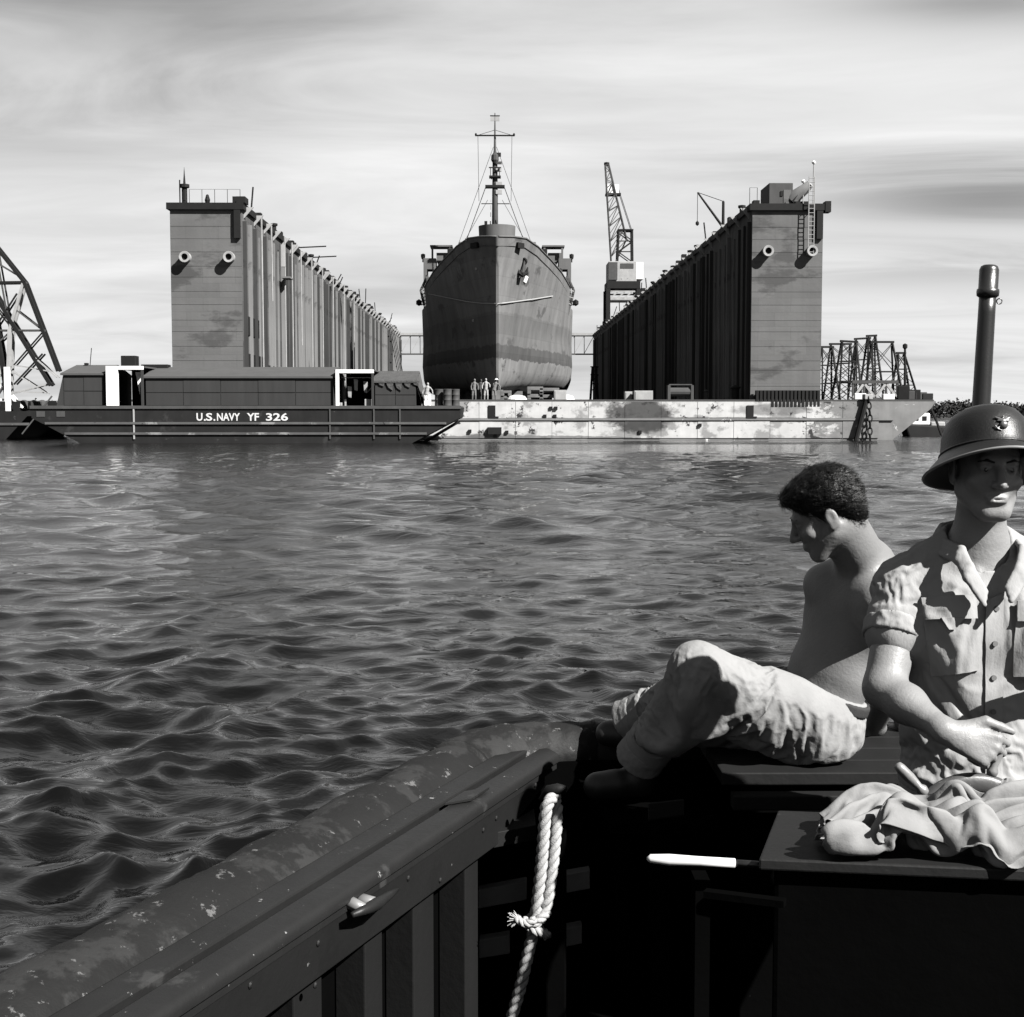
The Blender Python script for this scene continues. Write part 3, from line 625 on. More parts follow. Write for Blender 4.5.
# upper works abaft the forecastle
UY = 180.0
up = MB().box(-7.0, 7.0, UY, UY+16, 15.4, 21.6).build('bridge_house', M_['ship'], ship, bevel=0.1)
MB().box(-7.8, 7.8, UY-1.2, UY+14, 21.61, 21.8).build('bridge_deck', M_['ship'], up)
MB().box(-5.0, 5.0, UY+1, UY+12, 21.81, 24.2).build('wheelhouse', M_['ship'], up)
for i in range(9): MB().box(-4.6+i*1.05, -4.0+i*1.05, UY+0.94, UY+1.0, 22.9, 23.6).build('window', M_['glass'], up)
for sd_ in (-1, 1):
    x0, x1 = sorted((sd_*7.9, sd_*9.5))
    # side tower with an opening one sees the sky through
    tw = MB(); Ya, Yb = UY-2, UY+1.2
    tw.box(x0, x1, Ya, Yb, 15.45, 19.4); tw.box(x0, x0+0.45, Ya, Yb, 19.4, 20.6); tw.box(x1-0.45, x1, Ya, Yb, 19.4, 20.6); tw.box(x0, x1, Ya, Yb, 20.6, 22.0)
    t = tw.build('boat_station', M_['ship'], ship)
    MB().lathe([(0.2,0),(0.28,0.3),(0.28,0.6),(0.05,0.7)], (sd_*9.6, Ya+1, 22.0), 8).build('searchlight', M_['dark'], t)
    MB().box(sd_*9.6-0.1, sd_*9.6+0.1, Ya+0.9, Ya+1.1, 21.6, 22.02).build('bracket', M_['dark'], t)
    x0, x1 = sorted((sd_*5.8, sd_*8.7))
    p2 = MB(); p2.box(x0, x1, UY-1, UY+2, 23.6, 23.8); 
    for xx in (x0+0.3, x1-0.3): p2.box(xx-0.12, xx+0.12, UY-0.9, UY-0.6, 21.8, 23.6)
    p2.box(x0+0.8, x1-0.2, UY-0.2, UY+1.8, 21.82, 22.9)
    p2.build('wing_platform', M_['ship'], ship)
    # winches, boats and gear crowding the deck edge
    for i in range(7):
        yy = 148 + i*4.3; hb = hull_at(yy, 19.0, 1).x - 0.9; zz = np.interp(yy-139, [0,8,13,19,26], [20.4,19.9,19.2,18.4,17.2])
        MB().box(sd_*hb-0.5, sd_*hb+0.5, yy, yy+1.6, zz-1.0, zz+rnd.uniform(0.35, 1.1)).build('deck_gear', M_['dark' if i % 2 else 'ship'], ship, bevel=0.08)
    # landing boat nested at the rail
    bt = MB(); sec = [(-1.2,0.2),(-1.5,1.6),(1.5,1.6),(1.2,0.2)]
    bt.prism([(sd_*7.3+x, 17.0+z) for x, z in sec], 'y', 167.5, 176); bt.build('nested_boat', M_['steel'], ship, bevel=0.15)
    for i in range(6):
        MB().beam((sd_*8.0, 167.4, 15.6+i*0.42), (sd_*9.3, 167.6, 15.2+i*0.42), 0.10).build('cargo_net_bar', M_['dark' if i % 2 else 'light'], ship)
    MB().tube([(sd_*8.9, 168.0, 15.2), (sd_*9.3, 168.0, 17.0), (sd_*8.5, 168.2, 18.8)], 0.16, 6).build('boat_davit', M_['steel'], ship)
    MB().lathe([(0.05,0),(0.35,0.2),(0.35,0.6),(0.05,0.8)], (sd_*9.5, 167.5, 15.1), 8).build('fender', M_['dark'], ship)
# mast
mx, MY = W(495, 200, 172).x, 172.0
Z = lambda py: W(495, py, MY).z
mast = MB().tube([(mx,MY,15.3),(mx,MY,Z(200)),(mx,MY,Z(160)),(mx,MY,Z(150)),(mx,MY,Z(113))], [0.48,0.36,0.30,0.16,0.06], 10).build('mast', M_['steel'], ship, True)
MB().box(mx-1.2, mx+1.2, MY-0.5, MY+0.5, Z(188), Z(185.5)).build('crosstree', M_['dark'], mast)
MB().tube([(mx-2.35,MY-0.3,Z(136)), (mx+2.35,MY-0.3,Z(136))], 0.10, 6).build('yard', M_['dark'], mast)
for s in (-1, 1):
    MB().lathe([(0.04,0),(0.13,0.1),(0.13,0.3),(0.03,0.4)], (mx+s*2.35, MY-0.3, Z(136)-0.1), 8).build('yard_lamp', M_['dark'], mast)
    MB().tube([(mx+s*2.2,MY-0.3,Z(136)), (mx, MY, Z(130))], 0.03, 4).build('yard_lift', M_['dark'], mast)
    MB().tube([(mx+s*2.1,MY-0.3,Z(136)), (mx+s*2.0, MY+1, Z(200))], 0.028, 4).build('halyard', M_['steel'], mast)
    MB().tube([(mx+s*1.1,MY,Z(186)), (mx+s*4.4, MY+3, 21.8)], 0.06, 4).build('shroud', M_['steel'], mast)
    MB().tube([(mx+s*0.2,MY,Z(147)), (mx+s*5.3, MY+4, 21.8)], 0.035, 4).build('backstay', M_['steel'], mast)
    MB().tube([(mx+s*0.9,MY,Z(200)), (mx+s*4.9, MY+2, 21.8)], 0.03, 4).build('backstay', M_['steel'], mast)
    MB().box(mx+s*0.55-0.04, mx+s*0.55+0.04, MY-0.6, MY-0.5, Z(178), Z(168)).build('guard_post', M_['dark'], mast)
MB().box(mx-0.72, mx+0.72, MY-0.7, MY+0.5, Z(178), Z(176.4)).build('lookout_platform', M_['dark'], mast)
MB().box(mx-0.75, mx+0.75, MY-0.74, MY-0.68, Z(169.2), Z(168)).build('guard_rail', M_['dark'], mast)
MB().tube([(mx-1.7,MY-0.2,Z(204)), (mx+1.8,MY-0.2,Z(204))], 0.06, 5).build('lower_spreader', M_['dark'], mast)
MB().lathe([(0.25,0),(0.48,0.4),(0.45,1.0),(0.2,1.3)], (mx, MY-0.3, Z(164)), 10).build('radar_house', M_['steel'], mast)
MB().box(mx-0.55, mx+0.55, MY-0.06, MY+0.06, Z(121), Z(115.5)).build('antenna_screen', M_['light'], mast)
MB().box(mx-0.6, mx+0.6, MY-0.09, MY+0.09, Z(116.2), Z(115.4)).build('antenna_frame', M_['dark'], mast)
for i in range(12):
    z = Z(232 - i*7.5); s = rnd.choice((-1, 1)); w_ = rnd.uniform(0.2, 0.55)
    MB().box(mx+s*0.3-0.2, mx+s*(0.3+w_)+0.2, MY-0.45, MY-0.1, z, z+rnd.uniform(0.2, 0.6)).build('mast_fitting', M_[rnd.choice(('dark','steel','light'))], mast)
# keel blocks and side shores under the ship
blk = MB().box(-0.6, 0.6, -0.9, 0.9, 0, 1.47).mesh('keel_block'); blk.materials.append(M_['timber'])
for i in range(14):
    o = link('keel_block', blk, None); o.location = (0, 144.6+i*8.2, DECK+0.005)
    tag(o, 'timber keel block in the row under the ship', 'block', 'keel blocks under the ship')
for i in range(6):
    for s in (-1, 1):
        o = link('bilge_block', blk, None); o.location = (s*(2.2 + 0.9*i), 154+i*6.0, DECK+0.005)
        tag(o, 'timber side block beneath the ship bottom', 'block', 'side blocks under the ship'); o.scale = (1, 1, 1.0)

# ------------------------------------------------------------ travelling crane on the right wall
CYc = 256.0
cr = thing('travelling_crane', 'tall lattice jib crane on portal legs standing on the right dock wall', 'crane', (23.3, CYc, TOP+0.16))
Zc = lambda py: W(620, py, CYc).z
Xc = lambda px: W(px, 260, CYc).x
zh0, zh1, zt_ = Zc(283), Zc(263), Zc(230)
base = TOP+0.17
for x in (Xc(607), Xc(637)):
    for y in (CYc-3.2, CYc+3.2):
        MB().beam((x, y, base), (x, y, zh0-1.3), 0.75).build('portal_leg', M_['dark'], cr)
        MB().box(x-0.5, x+0.5, y-0.8, y+0.8, base, base+0.6).build('bogie', M_['dark'], cr)
for z, w_ in ((Zc(300), 0.45), (Zc(293), 0.3)):
    for y in (CYc-3.2, CYc+3.2): MB().beam((Xc(607)+0.4, y, z), (Xc(637)-0.4, y, z), w_).build('portal_beam', M_['light'], cr)
for i in range(4):
    MB().beam((Xc(607)+0.4+i*1.3, CYc-3.2, Zc(299)), (Xc(607)+1.7+i*1.3, CYc-3.2, Zc(294)), 0.22).build('portal_brace', M_['light'], cr)
MB().box(Xc(606), Xc(638.5), CYc-3.6, CYc+3.6, zh0-1.3, zh0-0.005).build('turntable', M_['dark'], cr)
hs_ = MB().box(Xc(607.5), Xc(635), CYc-3.0, CYc+3.4, zh0, zh1).build('machinery_house', M_['light'], cr, bevel=0.08)
MB().box(Xc(635)+0.01, Xc(642), CYc-2.4, CYc+2.8, zh0+0.5, zh1-0.1).build('counterweight', M_['white'], cr)
MB().box(Xc(607.5)-0.05, Xc(616), CYc-3.25, CYc-3.01, zh0+0.3, zh1-0.2).build('cab_front', M_['steel'], hs_)
MB().box(Xc(619), Xc(632), CYc-3.06, CYc-3.0, zh1-1.3, zh1-0.4).build('window', M_['steel'], hs_)
def lattice(par, A0, A1, B0, B1, dep, nseg, w, mat, wm=None):
    """square lattice between edge A (A0->A1) and edge B (B0->B1), dep metres deep in y"""
    mt = M_[mat]; A0, A1, B0, B1 = map(Vector, (A0, A1, B0, B1))
    for dy in (-dep/2, dep/2):
        o = Vector((0, dy, 0))
        MB().beam(A0+o, A1+o, w).build('chord', mt, par); MB().beam(B0+o, B1+o, w).build('chord', mt, par)
    for i in range(nseg):
        t0, t1 = i/nseg, (i+1)/nseg
        a0, a1, b0, b1 = A0.lerp(A1, t0), A0.lerp(A1, t1), B0.lerp(B1, t0), B0.lerp(B1, t1)
        for dy in (-dep/2, dep/2):
            o = Vector((0, dy, 0)); MB().beam((a0 if i % 2 else b0)+o, (b1 if i % 2 else a1)+o, w*0.6).build('lacing', mt, par)
        MB().beam(a1+Vector((0,-dep/2,0)), b1+Vector((0,-dep/2,0)), w*0.6).build('lacing', mt, par)
        MB().beam(a0+Vector((0,-dep/2,0)), a1+Vector((0,dep/2,0)), w*0.5).build('lacing', mt, par)
tw = MB().box(Xc(617), Xc(632.5), CYc-1.5, CYc+1.5, zt_-0.25, zt_).build('tower_head', M_['dark'], cr)
lattice(cr, (Xc(617), CYc, zh1), (Xc(618), CYc, zt_-0.25), (Xc(632), CYc, zh1), (Xc(631.5), CYc, zt_-0.25), 2.6, 3, 0.30, 'dark')
lattice(cr, (Xc(611), CYc-0.6, zh1-0.4), (Xc(604.5), CYc-0.6, Zc(166)), (Xc(626), CYc-0.6, Zc(240)), (Xc(608), CYc-0.6, Zc(166)), 1.5, 13, 0.20, 'steel')
MB().beam((Xc(615), CYc-0.6, zh1), (Xc(626), CYc-0.6, Zc(240)), 0.25).build('jib_heel', M_['steel'], cr)
MB().box(Xc(605.5), Xc(618), CYc-1.2, CYc+0.6, Zc(194), Zc(185.5)).build('jib_weight', M_['white'], cr)
MB().box(Xc(605), Xc(620), CYc-1.3, CYc+0.7, Zc(196), Zc(194)-0.005).build('jib_walkway', M_['dark'], cr)
for dy in (-0.7, 0.7):
    MB().tube([(Xc(618), CYc+dy, Zc(190)), (Xc(631), CYc+dy, zt_)], 0.06, 4).build('luffing_wire', M_['dark'], cr)
MB().lathe([(0.3,0),(0.5,0.1),(0.5,0.6),(0.1,0.7)], (Xc(606), CYc-0.6, Zc(166)-0.1), 8).build('jib_head', M_['dark'], cr)
MB().tube([(Xc(607), 205, 28), (Xc(607), 205, 28.01)], 0.01, 3)
# ------------------------------------------------------------ covered lighter with its name
BY = 98.0
bl, br_ = W(30, 407, BY), W(461, 410, BY); bz = 2.55
barge = thing('covered_barge', 'long black covered barge with white lettering, moored before the dock', 'barge', ((bl.x+br_.x)/2, BY, 0))
xa, xb = W(80, 443, BY).x, W(412, 443, BY).x
bd = 9.5
bh = MB().prism([(bl.x,bz),(bl.x+0.1,bz-0.75),(xa,0.0),(xa+1.2,-0.8),(xb-1.2,-0.8),(xb,0.0),(br_.x-0.1,bz-0.75),(br_.x,bz)], 'y', BY, BY+bd).build('hull', M_['barge'], barge)
MB().box(bl.x+0.05, br_.x-0.05, BY+0.02, BY+bd-0.02, bz+0.003, bz+0.10).build('deck', M_['steel'], barge)
MB().box(bl.x, br_.x, BY-0.10, BY+0.12, bz-0.10, bz+0.12).build('gunwale', M_['steel'], barge)
def xr(z, side):   # rake of the ends
    t = (bz-0.75-z)/(bz-0.75)
    return (bl.x+0.1 + (xa-bl.x-0.1)*max(t,0)) if side < 0 else (br_.x-0.1 - (br_.x-0.1-xb)*max(t,0))
for py in (423.2, 433.5):
    z = W(250, py, BY).z; MB().box(xr(z,-1)+0.25, xr(z,1)-0.25, BY-0.12, BY-0.002, z-0.08, z+0.08).build('rub_rail', M_['railw'], barge)
for px in (134, 330, 374, 400):
    x = W(px, 420, BY).x; MB().box(x-0.05, x+0.05, BY-0.09, BY-0.002, 0.3, bz-0.12).build('frame_bar', M_['light' if px == 134 else 'steel'], barge)
for px in (40, 60):
    p = W(px, 414, BY); MB().box(p.x-0.25, p.x+0.35, BY-0.03, BY-0.002, p.z-0.2, p.z+0.2).build('patch_plate', M_['steel'], barge)
def text(body, x0, x1, zc, h, y, name, mat, par):
    cu = bpy.data.curves.new(name, 'FONT'); cu.body = body; cu.size = 1.0; cu.extrude = 0.012; cu.offset = 0.022; cu.resolution_u = 3
    to = bpy.data.objects.new('tmp', cu); col.objects.link(to); dg = bpy.context.evaluated_depsgraph_get(); dg.update()
    me = bpy.data.meshes.new_from_object(to.evaluated_get(dg)); bpy.data.objects.remove(to)
    v = np.array([p.co[:] for p in me.vertices]); mn, mx_ = v.min(0), v.max(0)
    org = root_loc(par)
    for p in me.vertices:
        c = p.co; p.co = Vector((x0 + (c.x-mn[0])/(mx_[0]-mn[0])*(x1-x0), y - c.z*0.8, zc - h/2 + (c.y-mn[1])/(mx_[1]-mn[1])*h)) - org
    me.flip_normals() if False else None
    me.name = name; return link(name, me, mat, par)
zl = W(242, 416.9, BY).z
for body, p0, p1 in (('U', 196.5, 202.5), ('.', 204, 205.3), ('S', 206, 212.3), ('.', 213.6, 214.9), ('NAVY', 217, 240), ('YF', 247, 259), ('326', 266, 288)):
    if body == '.':
        x = W(p0, 417, BY).x; MB().box(x, x+0.11, BY-0.016, BY-0.002, zl-0.275, zl-0.155).build('lettering', M_['letter'], barge)
    else: text(body, W(p0, 417, BY).x, W(p1, 417, BY).x, zl, 0.55, BY-0.012, 'lettering', M_['letter'], barge)
# sheds: (px left, px right)
def shed(p0, p1, top_py, eave_py, lean, roofmat, name='shed', y0=1.0, y1=8.5, over=0.18):
    x0, x1 = W(p0, 400, BY+y0).x, W(p1, 400, BY+y0).x; ze = W(200, eave_py, BY+y0).z; zr = W(200, top_py, BY+(y0+y1)/2).z
    w = MB().hexa([(x0-lean,BY+y0,bz+0.102),(x1,BY+y0,bz+0.102),(x1,BY+y1,bz+0.102),(x0-lean,BY+y1,bz+0.102),(x0,BY+y0,ze),(x1,BY+y0,ze),(x1,BY+y1,ze),(x0,BY+y1,ze)]).build(name, M_['shed'], barge)
    ym = BY+(y0+y1)/2
    MB().poly([(x0-over,BY+y0-over,ze+0.01),(x1+over*0.3,BY+y0-over,ze+0.01),(x1+over*0.3,ym,zr),(x0-over,ym,zr),(x1+over*0.3,BY+y1+over,ze+0.01),(x0-over,BY+y1+over,ze+0.01),
               (x0-over,BY+y0-over,ze-0.12),(x1+over*0.3,BY+y0-over,ze-0.12),(x1+over*0.3,BY+y1+over,ze-0.12),(x0-over,BY+y1+over,ze-0.12)],
              [(0,1,2,3),(3,2,4,5),(6,9,8,7),(0,6,7,1),(5,4,8,9),(0,3,5,9,6),(1,7,8,4,2)]).build('roof', roofmat, w)
    return w, x0, x1, ze
s1, x0, x1, ze = shed(64, 104, 365, 373.5, 0.55, M_['roof'])
def panels(par, x0, x1, z0, z1, n, y):
    for i in range(n):
        a = x0 + (x1-x0)*i/n; b = x0 + (x1-x0)*(i+1)/n
        zm = (z0+z1)/2 - 0.1
        MB().box(a+0.018, b-0.018, y-0.03, y, z0+0.05, zm-0.025).build('panel', M_['shed'], par)
        MB().box(a+0.018, b-0.018, y-0.03-0.012*(i % 2), y, zm+0.025, z1-0.16).build('panel', M_['shed'], par)
panels(s1, x0, x1, bz+0.1, ze, 2, BY+1.0)
s2, x0, x1, ze = shed(146, 333, 367, 376.5, 0.0, M_['roof']); panels(s2, x0, x1, bz+0.1, ze, 5, BY+1.0)
s3, x0, x1, ze = shed(375, 416, 371, 381, 0.0, M_['tarp'], 'tarpaulin_shed'); panels(s3, x0, x1, bz+0.1, ze, 2, BY+1.0)
e = MB()                                            # tarp hanging over the end of the last shed
e.poly([(x1+0.02,BY+0.85,ze+0.05),(x1+0.65,BY+1.2,bz+0.12),(x1+0.65,BY+8.2,bz+0.12),(x1+0.02,BY+8.6,ze+0.05),(x1+0.1,BY+4.7,ze+0.75)], [(0,1,2,3,4)]); 
e.poly([(x1-0.05,BY+0.85,ze+0.05),(x1+0.45,BY+1.2,bz+0.12),(x1+0.45,BY+8.2,bz+0.12),(x1-0.05,BY+8.6,ze+0.05),(x1-0.05,BY+4.7,ze+0.7)], [(0,4,3,2,1)])
e.build('tarp_end', M_['tarp'], s3)
for i in range(5):
    xx = W(377, 400, BY+1).x + i*0.62; dz = rnd.uniform(0.3, 0.7)
    MB().prism([(xx, ze+0.03), (xx+0.6, ze+0.03), (xx+0.5, ze-dz), (xx+0.2, ze-dz*0.7)], 'y', BY+0.86, BY+0.94).build('tarp_flap', M_['tarp'], s3)
# white-framed loading bays
def bay(p0, p1, tp, slope):
    xx0, xx1 = W(p0, 400, BY+0.8).x, W(p1, 400, BY+0.8).x; zt = W(p0, tp, BY+0.8).z
    f = MB().box(xx0, xx1, BY+0.62, BY+0.86, zt-0.26, zt).build('bay_header', M_['white'], barge)
    MB().box(xx0, xx0+(0.85 if slope else 0.24), BY+0.62, BY+0.86, bz+0.102, zt-0.262).build('bay_post', M_['white'], barge)
    MB().box(xx1-0.16, xx1, BY+0.64, BY+0.84, bz+0.102, zt-0.262).build('bay_post', M_['shed'], barge)
    MB().box(xx0-0.1, xx1+0.1, BY+0.88, BY+8.3, zt-0.12, zt-0.02).build('bay_roof', M_['roof'], barge)
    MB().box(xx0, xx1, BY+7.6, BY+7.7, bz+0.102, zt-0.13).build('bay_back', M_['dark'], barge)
    return xx0, xx1, zt
b0 = bay(107, 144, 366, True); b1 = bay(336, 374, 369.5, False)
MB().prism([(b0[0]+1.75, b0[2]-0.4), (b0[0]+2.15, b0[2]-0.4), (b0[0]+2.05, bz+0.9)], 'y', BY+2.0, BY+2.1).build('hanging_cloth', M_['white'], barge)
for i, (dx, h) in enumerate(((0.75, 1.0), (1.2, 1.5), (1.9, 1.35))):
    MB().prism([(b1[0]+dx, bz+h+0.55), (b1[0]+dx+0.3, bz+h+0.5), (b1[0]+dx+0.26, bz+h-0.3), (b1[0]+dx+0.05, bz+h-0.25)], 'y', BY+1.6, BY+1.7).build('hanging_cloth', M_['light'], barge)
MB().tube([(b1[0]+0.3, BY+1.65, bz+2.15), (b1[1]-0.3, BY+1.65, bz+2.15)], 0.03, 5).build('clothes_line', M_['light'], barge)
for i, (px, w_, h) in enumerate(((339, 0.4, 0.35), (368, 0.5, 0.6))):
    x = W(px, 408, BY+1).x; MB().box(x-w_/2, x+w_/2, BY+1.0, BY+1.5, bz+0.103, bz+h).build('locker', M_['light'], barge, bevel=0.03)
for px, py, w_, h in ((130, 360, 1.1, 0.7), (156, 364, 2.0, 0.35), (285, 371, 0.7, 0.3)):
    p = W(px, py+4, BY+4.7); MB().box(p.x-w_/2, p.x+w_/2, BY+4.2, BY+5.2, p.z-0.45, p.z-0.1+h).build('roof_vent', M_['dark'], barge, bevel=0.05)
MB().tube([W(90,366,BY+4.5), W(91.5,348,BY+4.5)], 0.03, 5).build('whip_aerial', M_['dark'], barge)
MB().box(W(85,366,BY+4.5).x, W(88,366,BY+4.5).x, BY+4.3, BY+4.7, W(85,368,BY+4.5).z, W(85,363,BY+4.5).z).build('aerial_base', M_['dark'], barge)
# chocks and drums on the barge's end deck
drum = MB().lathe([(0.29,0),(0.30,0.03),(0.29,0.06),(0.285,0.30),(0.30,0.32),(0.285,0.34),(0.285,0.58),(0.30,0.60),(0.285,0.62),(0.29,0.86),(0.30,0.88),(0.27,0.90)], (0,0,0), 16)
dm = drum.mesh('oil_drum', smooth=True); dm.set_sharp_from_angle(angle=R(40)); dm.materials.append(surf('drum_paint', 0.03, 0.6, 0.4, 2.0, streak=0.3))
for px, yo, lab in ((439, 1.2, 'grey oil drum nearest the tarpaulin shed on the barge end'), (447.5, 0.7, 'front grey oil drum of the three on the barge end'), (455.5, 1.3, 'rightmost grey oil drum on the barge end')):
    o = link('oil_drum', dm, None); o.location = (W(px, 405, BY+yo).x, BY+yo, bz+0.104); o.scale = (1.05, 1.05, 1.35); tag(o, lab, 'drum', 'drums on the barge end')
MB().box(W(424,405,BY+1).x, W(431,405,BY+1).x, BY+0.9, BY+1.6, bz+0.103, bz+0.9).build('locker', M_['white'], barge, bevel=0.04)

# ------------------------------------------------------------ ramp of a skiff / gangplank between barge and dock
gp = MB().beam(W(424, 441, 101.5)+Vector((0,0,-0.1)), W(459, 421.5, 101.5), 1.0, 0.22).build('gangplank', M_['dark'], None)
tag(gp, 'dark sloping fender plank hanging between the barge end and the dock', 'plank')

# ------------------------------------------------------------ floating crane at the left edge
TY = 116.0
fc = thing('floating_crane', 'steel lattice floating crane cut by the left photo edge', 'crane', (W(-60,440,TY).x, TY, 0))
p = lambda px, py, Y=TY: W(px, py, Y)
x0, x1 = p(-190,440).x, p(40,440).x
MB().prism([(x0,2.3),(x0+1.5,-0.8),(x1-2.5,-0.8),(x1-1.6,0.2),(x1,1.9),(x1,2.3)], 'y', TY-3, TY+12).build('hull', M_['barge'], fc)
MB().box(x0, x1+0.1, TY-3.1, TY-2.9, 1.15, 1.35).build('rub_rail', M_['railw'], fc)
for i in range(9): MB().box(x1-1.2-i*1.1, x1-0.75-i*1.1, TY-2.8, TY-2.4, 2.303, 3.1).build('bulwark_post', M_['dark'], fc)
z0c = 2.31
apex = p(-75, 150)
for dy, tagm in ((-2.4, 'dark'), (-1.7, 'dark')):
    o = Vector((0, dy, 0))
    ch = [apex, p(2,245), p(34,285), p(67,372)]
    for a_, b_ in zip(ch, ch[1:]): MB().beam(a_+o, b_+o, 0.24).build('chord', M_['dark'], fc)
    ch2 = [p(-60,190), p(2,292), p(60,386)]
    for a_, b_ in zip(ch2, ch2[1:]): MB().beam(a_+o, b_+o, 0.28).build('chord', M_['dark'], fc)
    MB().beam(p(-10,240)+o, p(14,372)+o, 0.36).build('chord', M_['dark'], fc)
    MB().beam(p(14,372)+o, Vector((p(18,372).x, TY, z0c))+o, 0.36).build('chord', M_['dark'], fc)
    for a_, b_, w_, m_ in (((-40,286),(34,285),.28,'dark'), ((-40,332),(52,332),.18,'steel'), ((33,286),(20,331),.3,'light'), ((6,253),(20,331),.16,'steel'),
                       ((20,331),(18,406),.40,'light'), ((4,332),(27,296),.16,'dark'), ((26,312),(52,332),.13,'steel'), ((52,334),(24,366),.14,'dark'),
                       ((24,385),(52,355),.16,'dark'), ((-5,357),(24,330),.16,'steel'), ((-30,376),(18,376),.24,'white'), ((-30,400),(18,400),.24,'white'),
                       ((2,400),(16,380),.2,'white'), ((22,366),(58,372),.12,'light'), ((22,372),(56,394),.12,'light'), ((20,394),(60,384),.14,'light'),
                       ((24,392),(52,393),.12,'light'), ((2,305),(22,330),.15,'dark'), ((0,262),(30,280),.10,'steel'), ((40,355),(66,378),.14,'light'), ((20,395),(30,408),.18,'white')):
        MB().beam(p(*a_)+o, p(*b_)+o, w_*0.75).build('brace' if w_ < 0.4 else 'king_post', M_[m_], fc)
for a_ in ((2,245),(34,285),(20,331),(52,332)): MB().beam(p(*a_)+Vector((0,-2.4,0)), p(*a_)+Vector((0,-1.7,0)), 0.16).build('cross_beam', M_['steel'], fc)
q = p(18.5, 387); MB().box(q.x-0.22, q.x+0.22, TY-2.75, TY-2.45, z0c, p(18,368).z).build('white_post', M_['white'], fc)
MB().box(q.x-2.2, q.x+3.0, TY+3.2, TY+6.5, z0c, z0c+0.9).build('winch_bed', M_['dark'], fc)
for i, (px, py) in enumerate(((28,398),(38,396),(46,400))):
    q = p(px, py, TY+2); MB().lathe([(0.1,0),(0.45,0.1),(0.45,0.8),(0.1,0.95)], (q.x, TY+1.0, z0c), 10).build('winch_drum', M_['steel'], fc)
for a_, b_ in (((52,396),(22,434)),):
    MB().tube([W(*a_, 113), W(*b_, 112.5)], 0.07, 5).build('mooring_line', M_['steel'], fc)

# ------------------------------------------------------------ trestles on the right end of the pontoon
def trestle(label, pt0, pt1, pb0, pb1, Y, dep, mat='dark', braces=3):
    a0, a1 = W(*pt0, Y), W(*pt1, Y); b0, b1 = W(*pb0, Y), W(*pb1, Y); zb = DECK+0.01
    t = thing('trestle', label, 'trestle', ((b0.x+b1.x)/2, Y, zb), 'trestles on the dock end')
    b0.z = b1.z = zb; m = M_[mat]
    MB().beam(a0+Vector((-0.15,0,0)), a1+Vector((0.15,0,0)), 0.30, 0.16).build('top_beam', m, t)
    D = dep/2
    for q0, q1 in ((a0, b0), (a1, b1)):
        for s in (-1, 1):
            MB().beam(q0+Vector((0,s*0.15,-0.1)), q1+Vector((0,s*D,0)), 0.13).build('leg', m, t)
    for s in (-1, 1):
        for i in range(braces):
            t0, t1 = i/braces, (i+1)/braces
            l0, l1 = a0.lerp(b0, t0), a0.lerp(b0, t1); r0, r1 = a1.lerp(b1, t0), a1.lerp(b1, t1); y0_, y1_ = 0.15+(D-0.15)*t0, 0.15+(D-0.15)*t1
            MB().beam(l0+Vector((0,s*y0_,-0.15)), r1+Vector((0,s*y1_,0.1)), 0.05).build('brace', m, t)
            MB().beam(r0+Vector((0,s*y0_,-0.15)), l1+Vector((0,s*y1_,0.1)), 0.05).build('brace', M_['steel'], t)
            if i: MB().beam(l0+Vector((0,s*y0_,0)), r0+Vector((0,s*y0_,0)), 0.08).build('girt', m, t)
trestle('dark steel trestle partly hidden by the dock wall', (822,347), (832,347), (818,400), (836,400), 117, 3)
trestle('dark steel trestle second from the dock wall, wide flat top', (831,344), (850,344), (827,400), (852,400), 121, 3)
trestle('leaning dark trestle in front, left of the tallest frame', (842,341), (856,342), (835,400), (858,400), 113.5, 2.6)
trestle('dark trestle directly left of the tallest frame', (856,339), (869,338), (852,400), (872,400), 119, 3)
trestle('tallest narrow dark frame among the trestles on the dock end', (868,336), (875,335.5), (862,400), (880,400), 116, 2.6, braces=4)
trestle('broad dark trestle with wide flat top right of the tallest frame', (872,342), (892,342), (868,400), (899,400), 113, 2.8, braces=2)
trestle('small slender trestle at the right end of the group', (898,353), (904,353), (894,400), (915,400), 114.5, 2.2)
t = thing('truss_cradle', 'low pale-braced truss frame standing before the trestles', 'frame', (W(875,400,111.3).x, 111.3, DECK+0.01))
ya = 111.3
for py, w_ in ((382, .26), (399, .22)): MB().beam(W(852,py,ya), W(898,py,ya), w_).build('chord', M_['steel'], t)
for i, px in enumerate((853, 864, 875, 886, 897)):
    MB().beam(W(px,399,ya), W(px,382,ya), 0.16).build('post', M_['steel'], t)
    if i < 4: MB().beam(W(px if i % 2 else px+11, 383, ya), W(px+11 if i % 2 else px, 398, ya), 0.20).build('brace', M_['light'], t)
for i, (px, h, mt) in enumerate(((860,0.5,'white'),(888,0.45,'white'),(903,1.1,'dark'),(908,0.7,'steel'),(914,0.8,'dark'),(920,0.6,'steel'),(926,0.5,'dark'))):
    q = W(px, 400, 110.3)
    c = MB().box(-0.45, 0.45, -0.35, 0.35, 0, h).build('crate', M_[mt], None, bevel=0.04); c.location = (q.x, 110.3, DECK+0.125); c.rotation_euler.z = rnd.uniform(-.2,.2)
    tag(c, ['white crate at the left foot of the truss frame','white crate at the right foot of the truss frame','tall dark crate right of the truss frame','grey crate beside the tall dark crate','dark crate near the dock end','low grey crate close to the raked dock end','last dark crate at the raked dock end'][i], 'crate', 'crates on the dock end')
dn = thing('wooden_derrick_post', 'thin pole with top lamp beside the small slender trestle', 'pole', (W(905,400,112.4).x, 112.4, DECK+0.01))
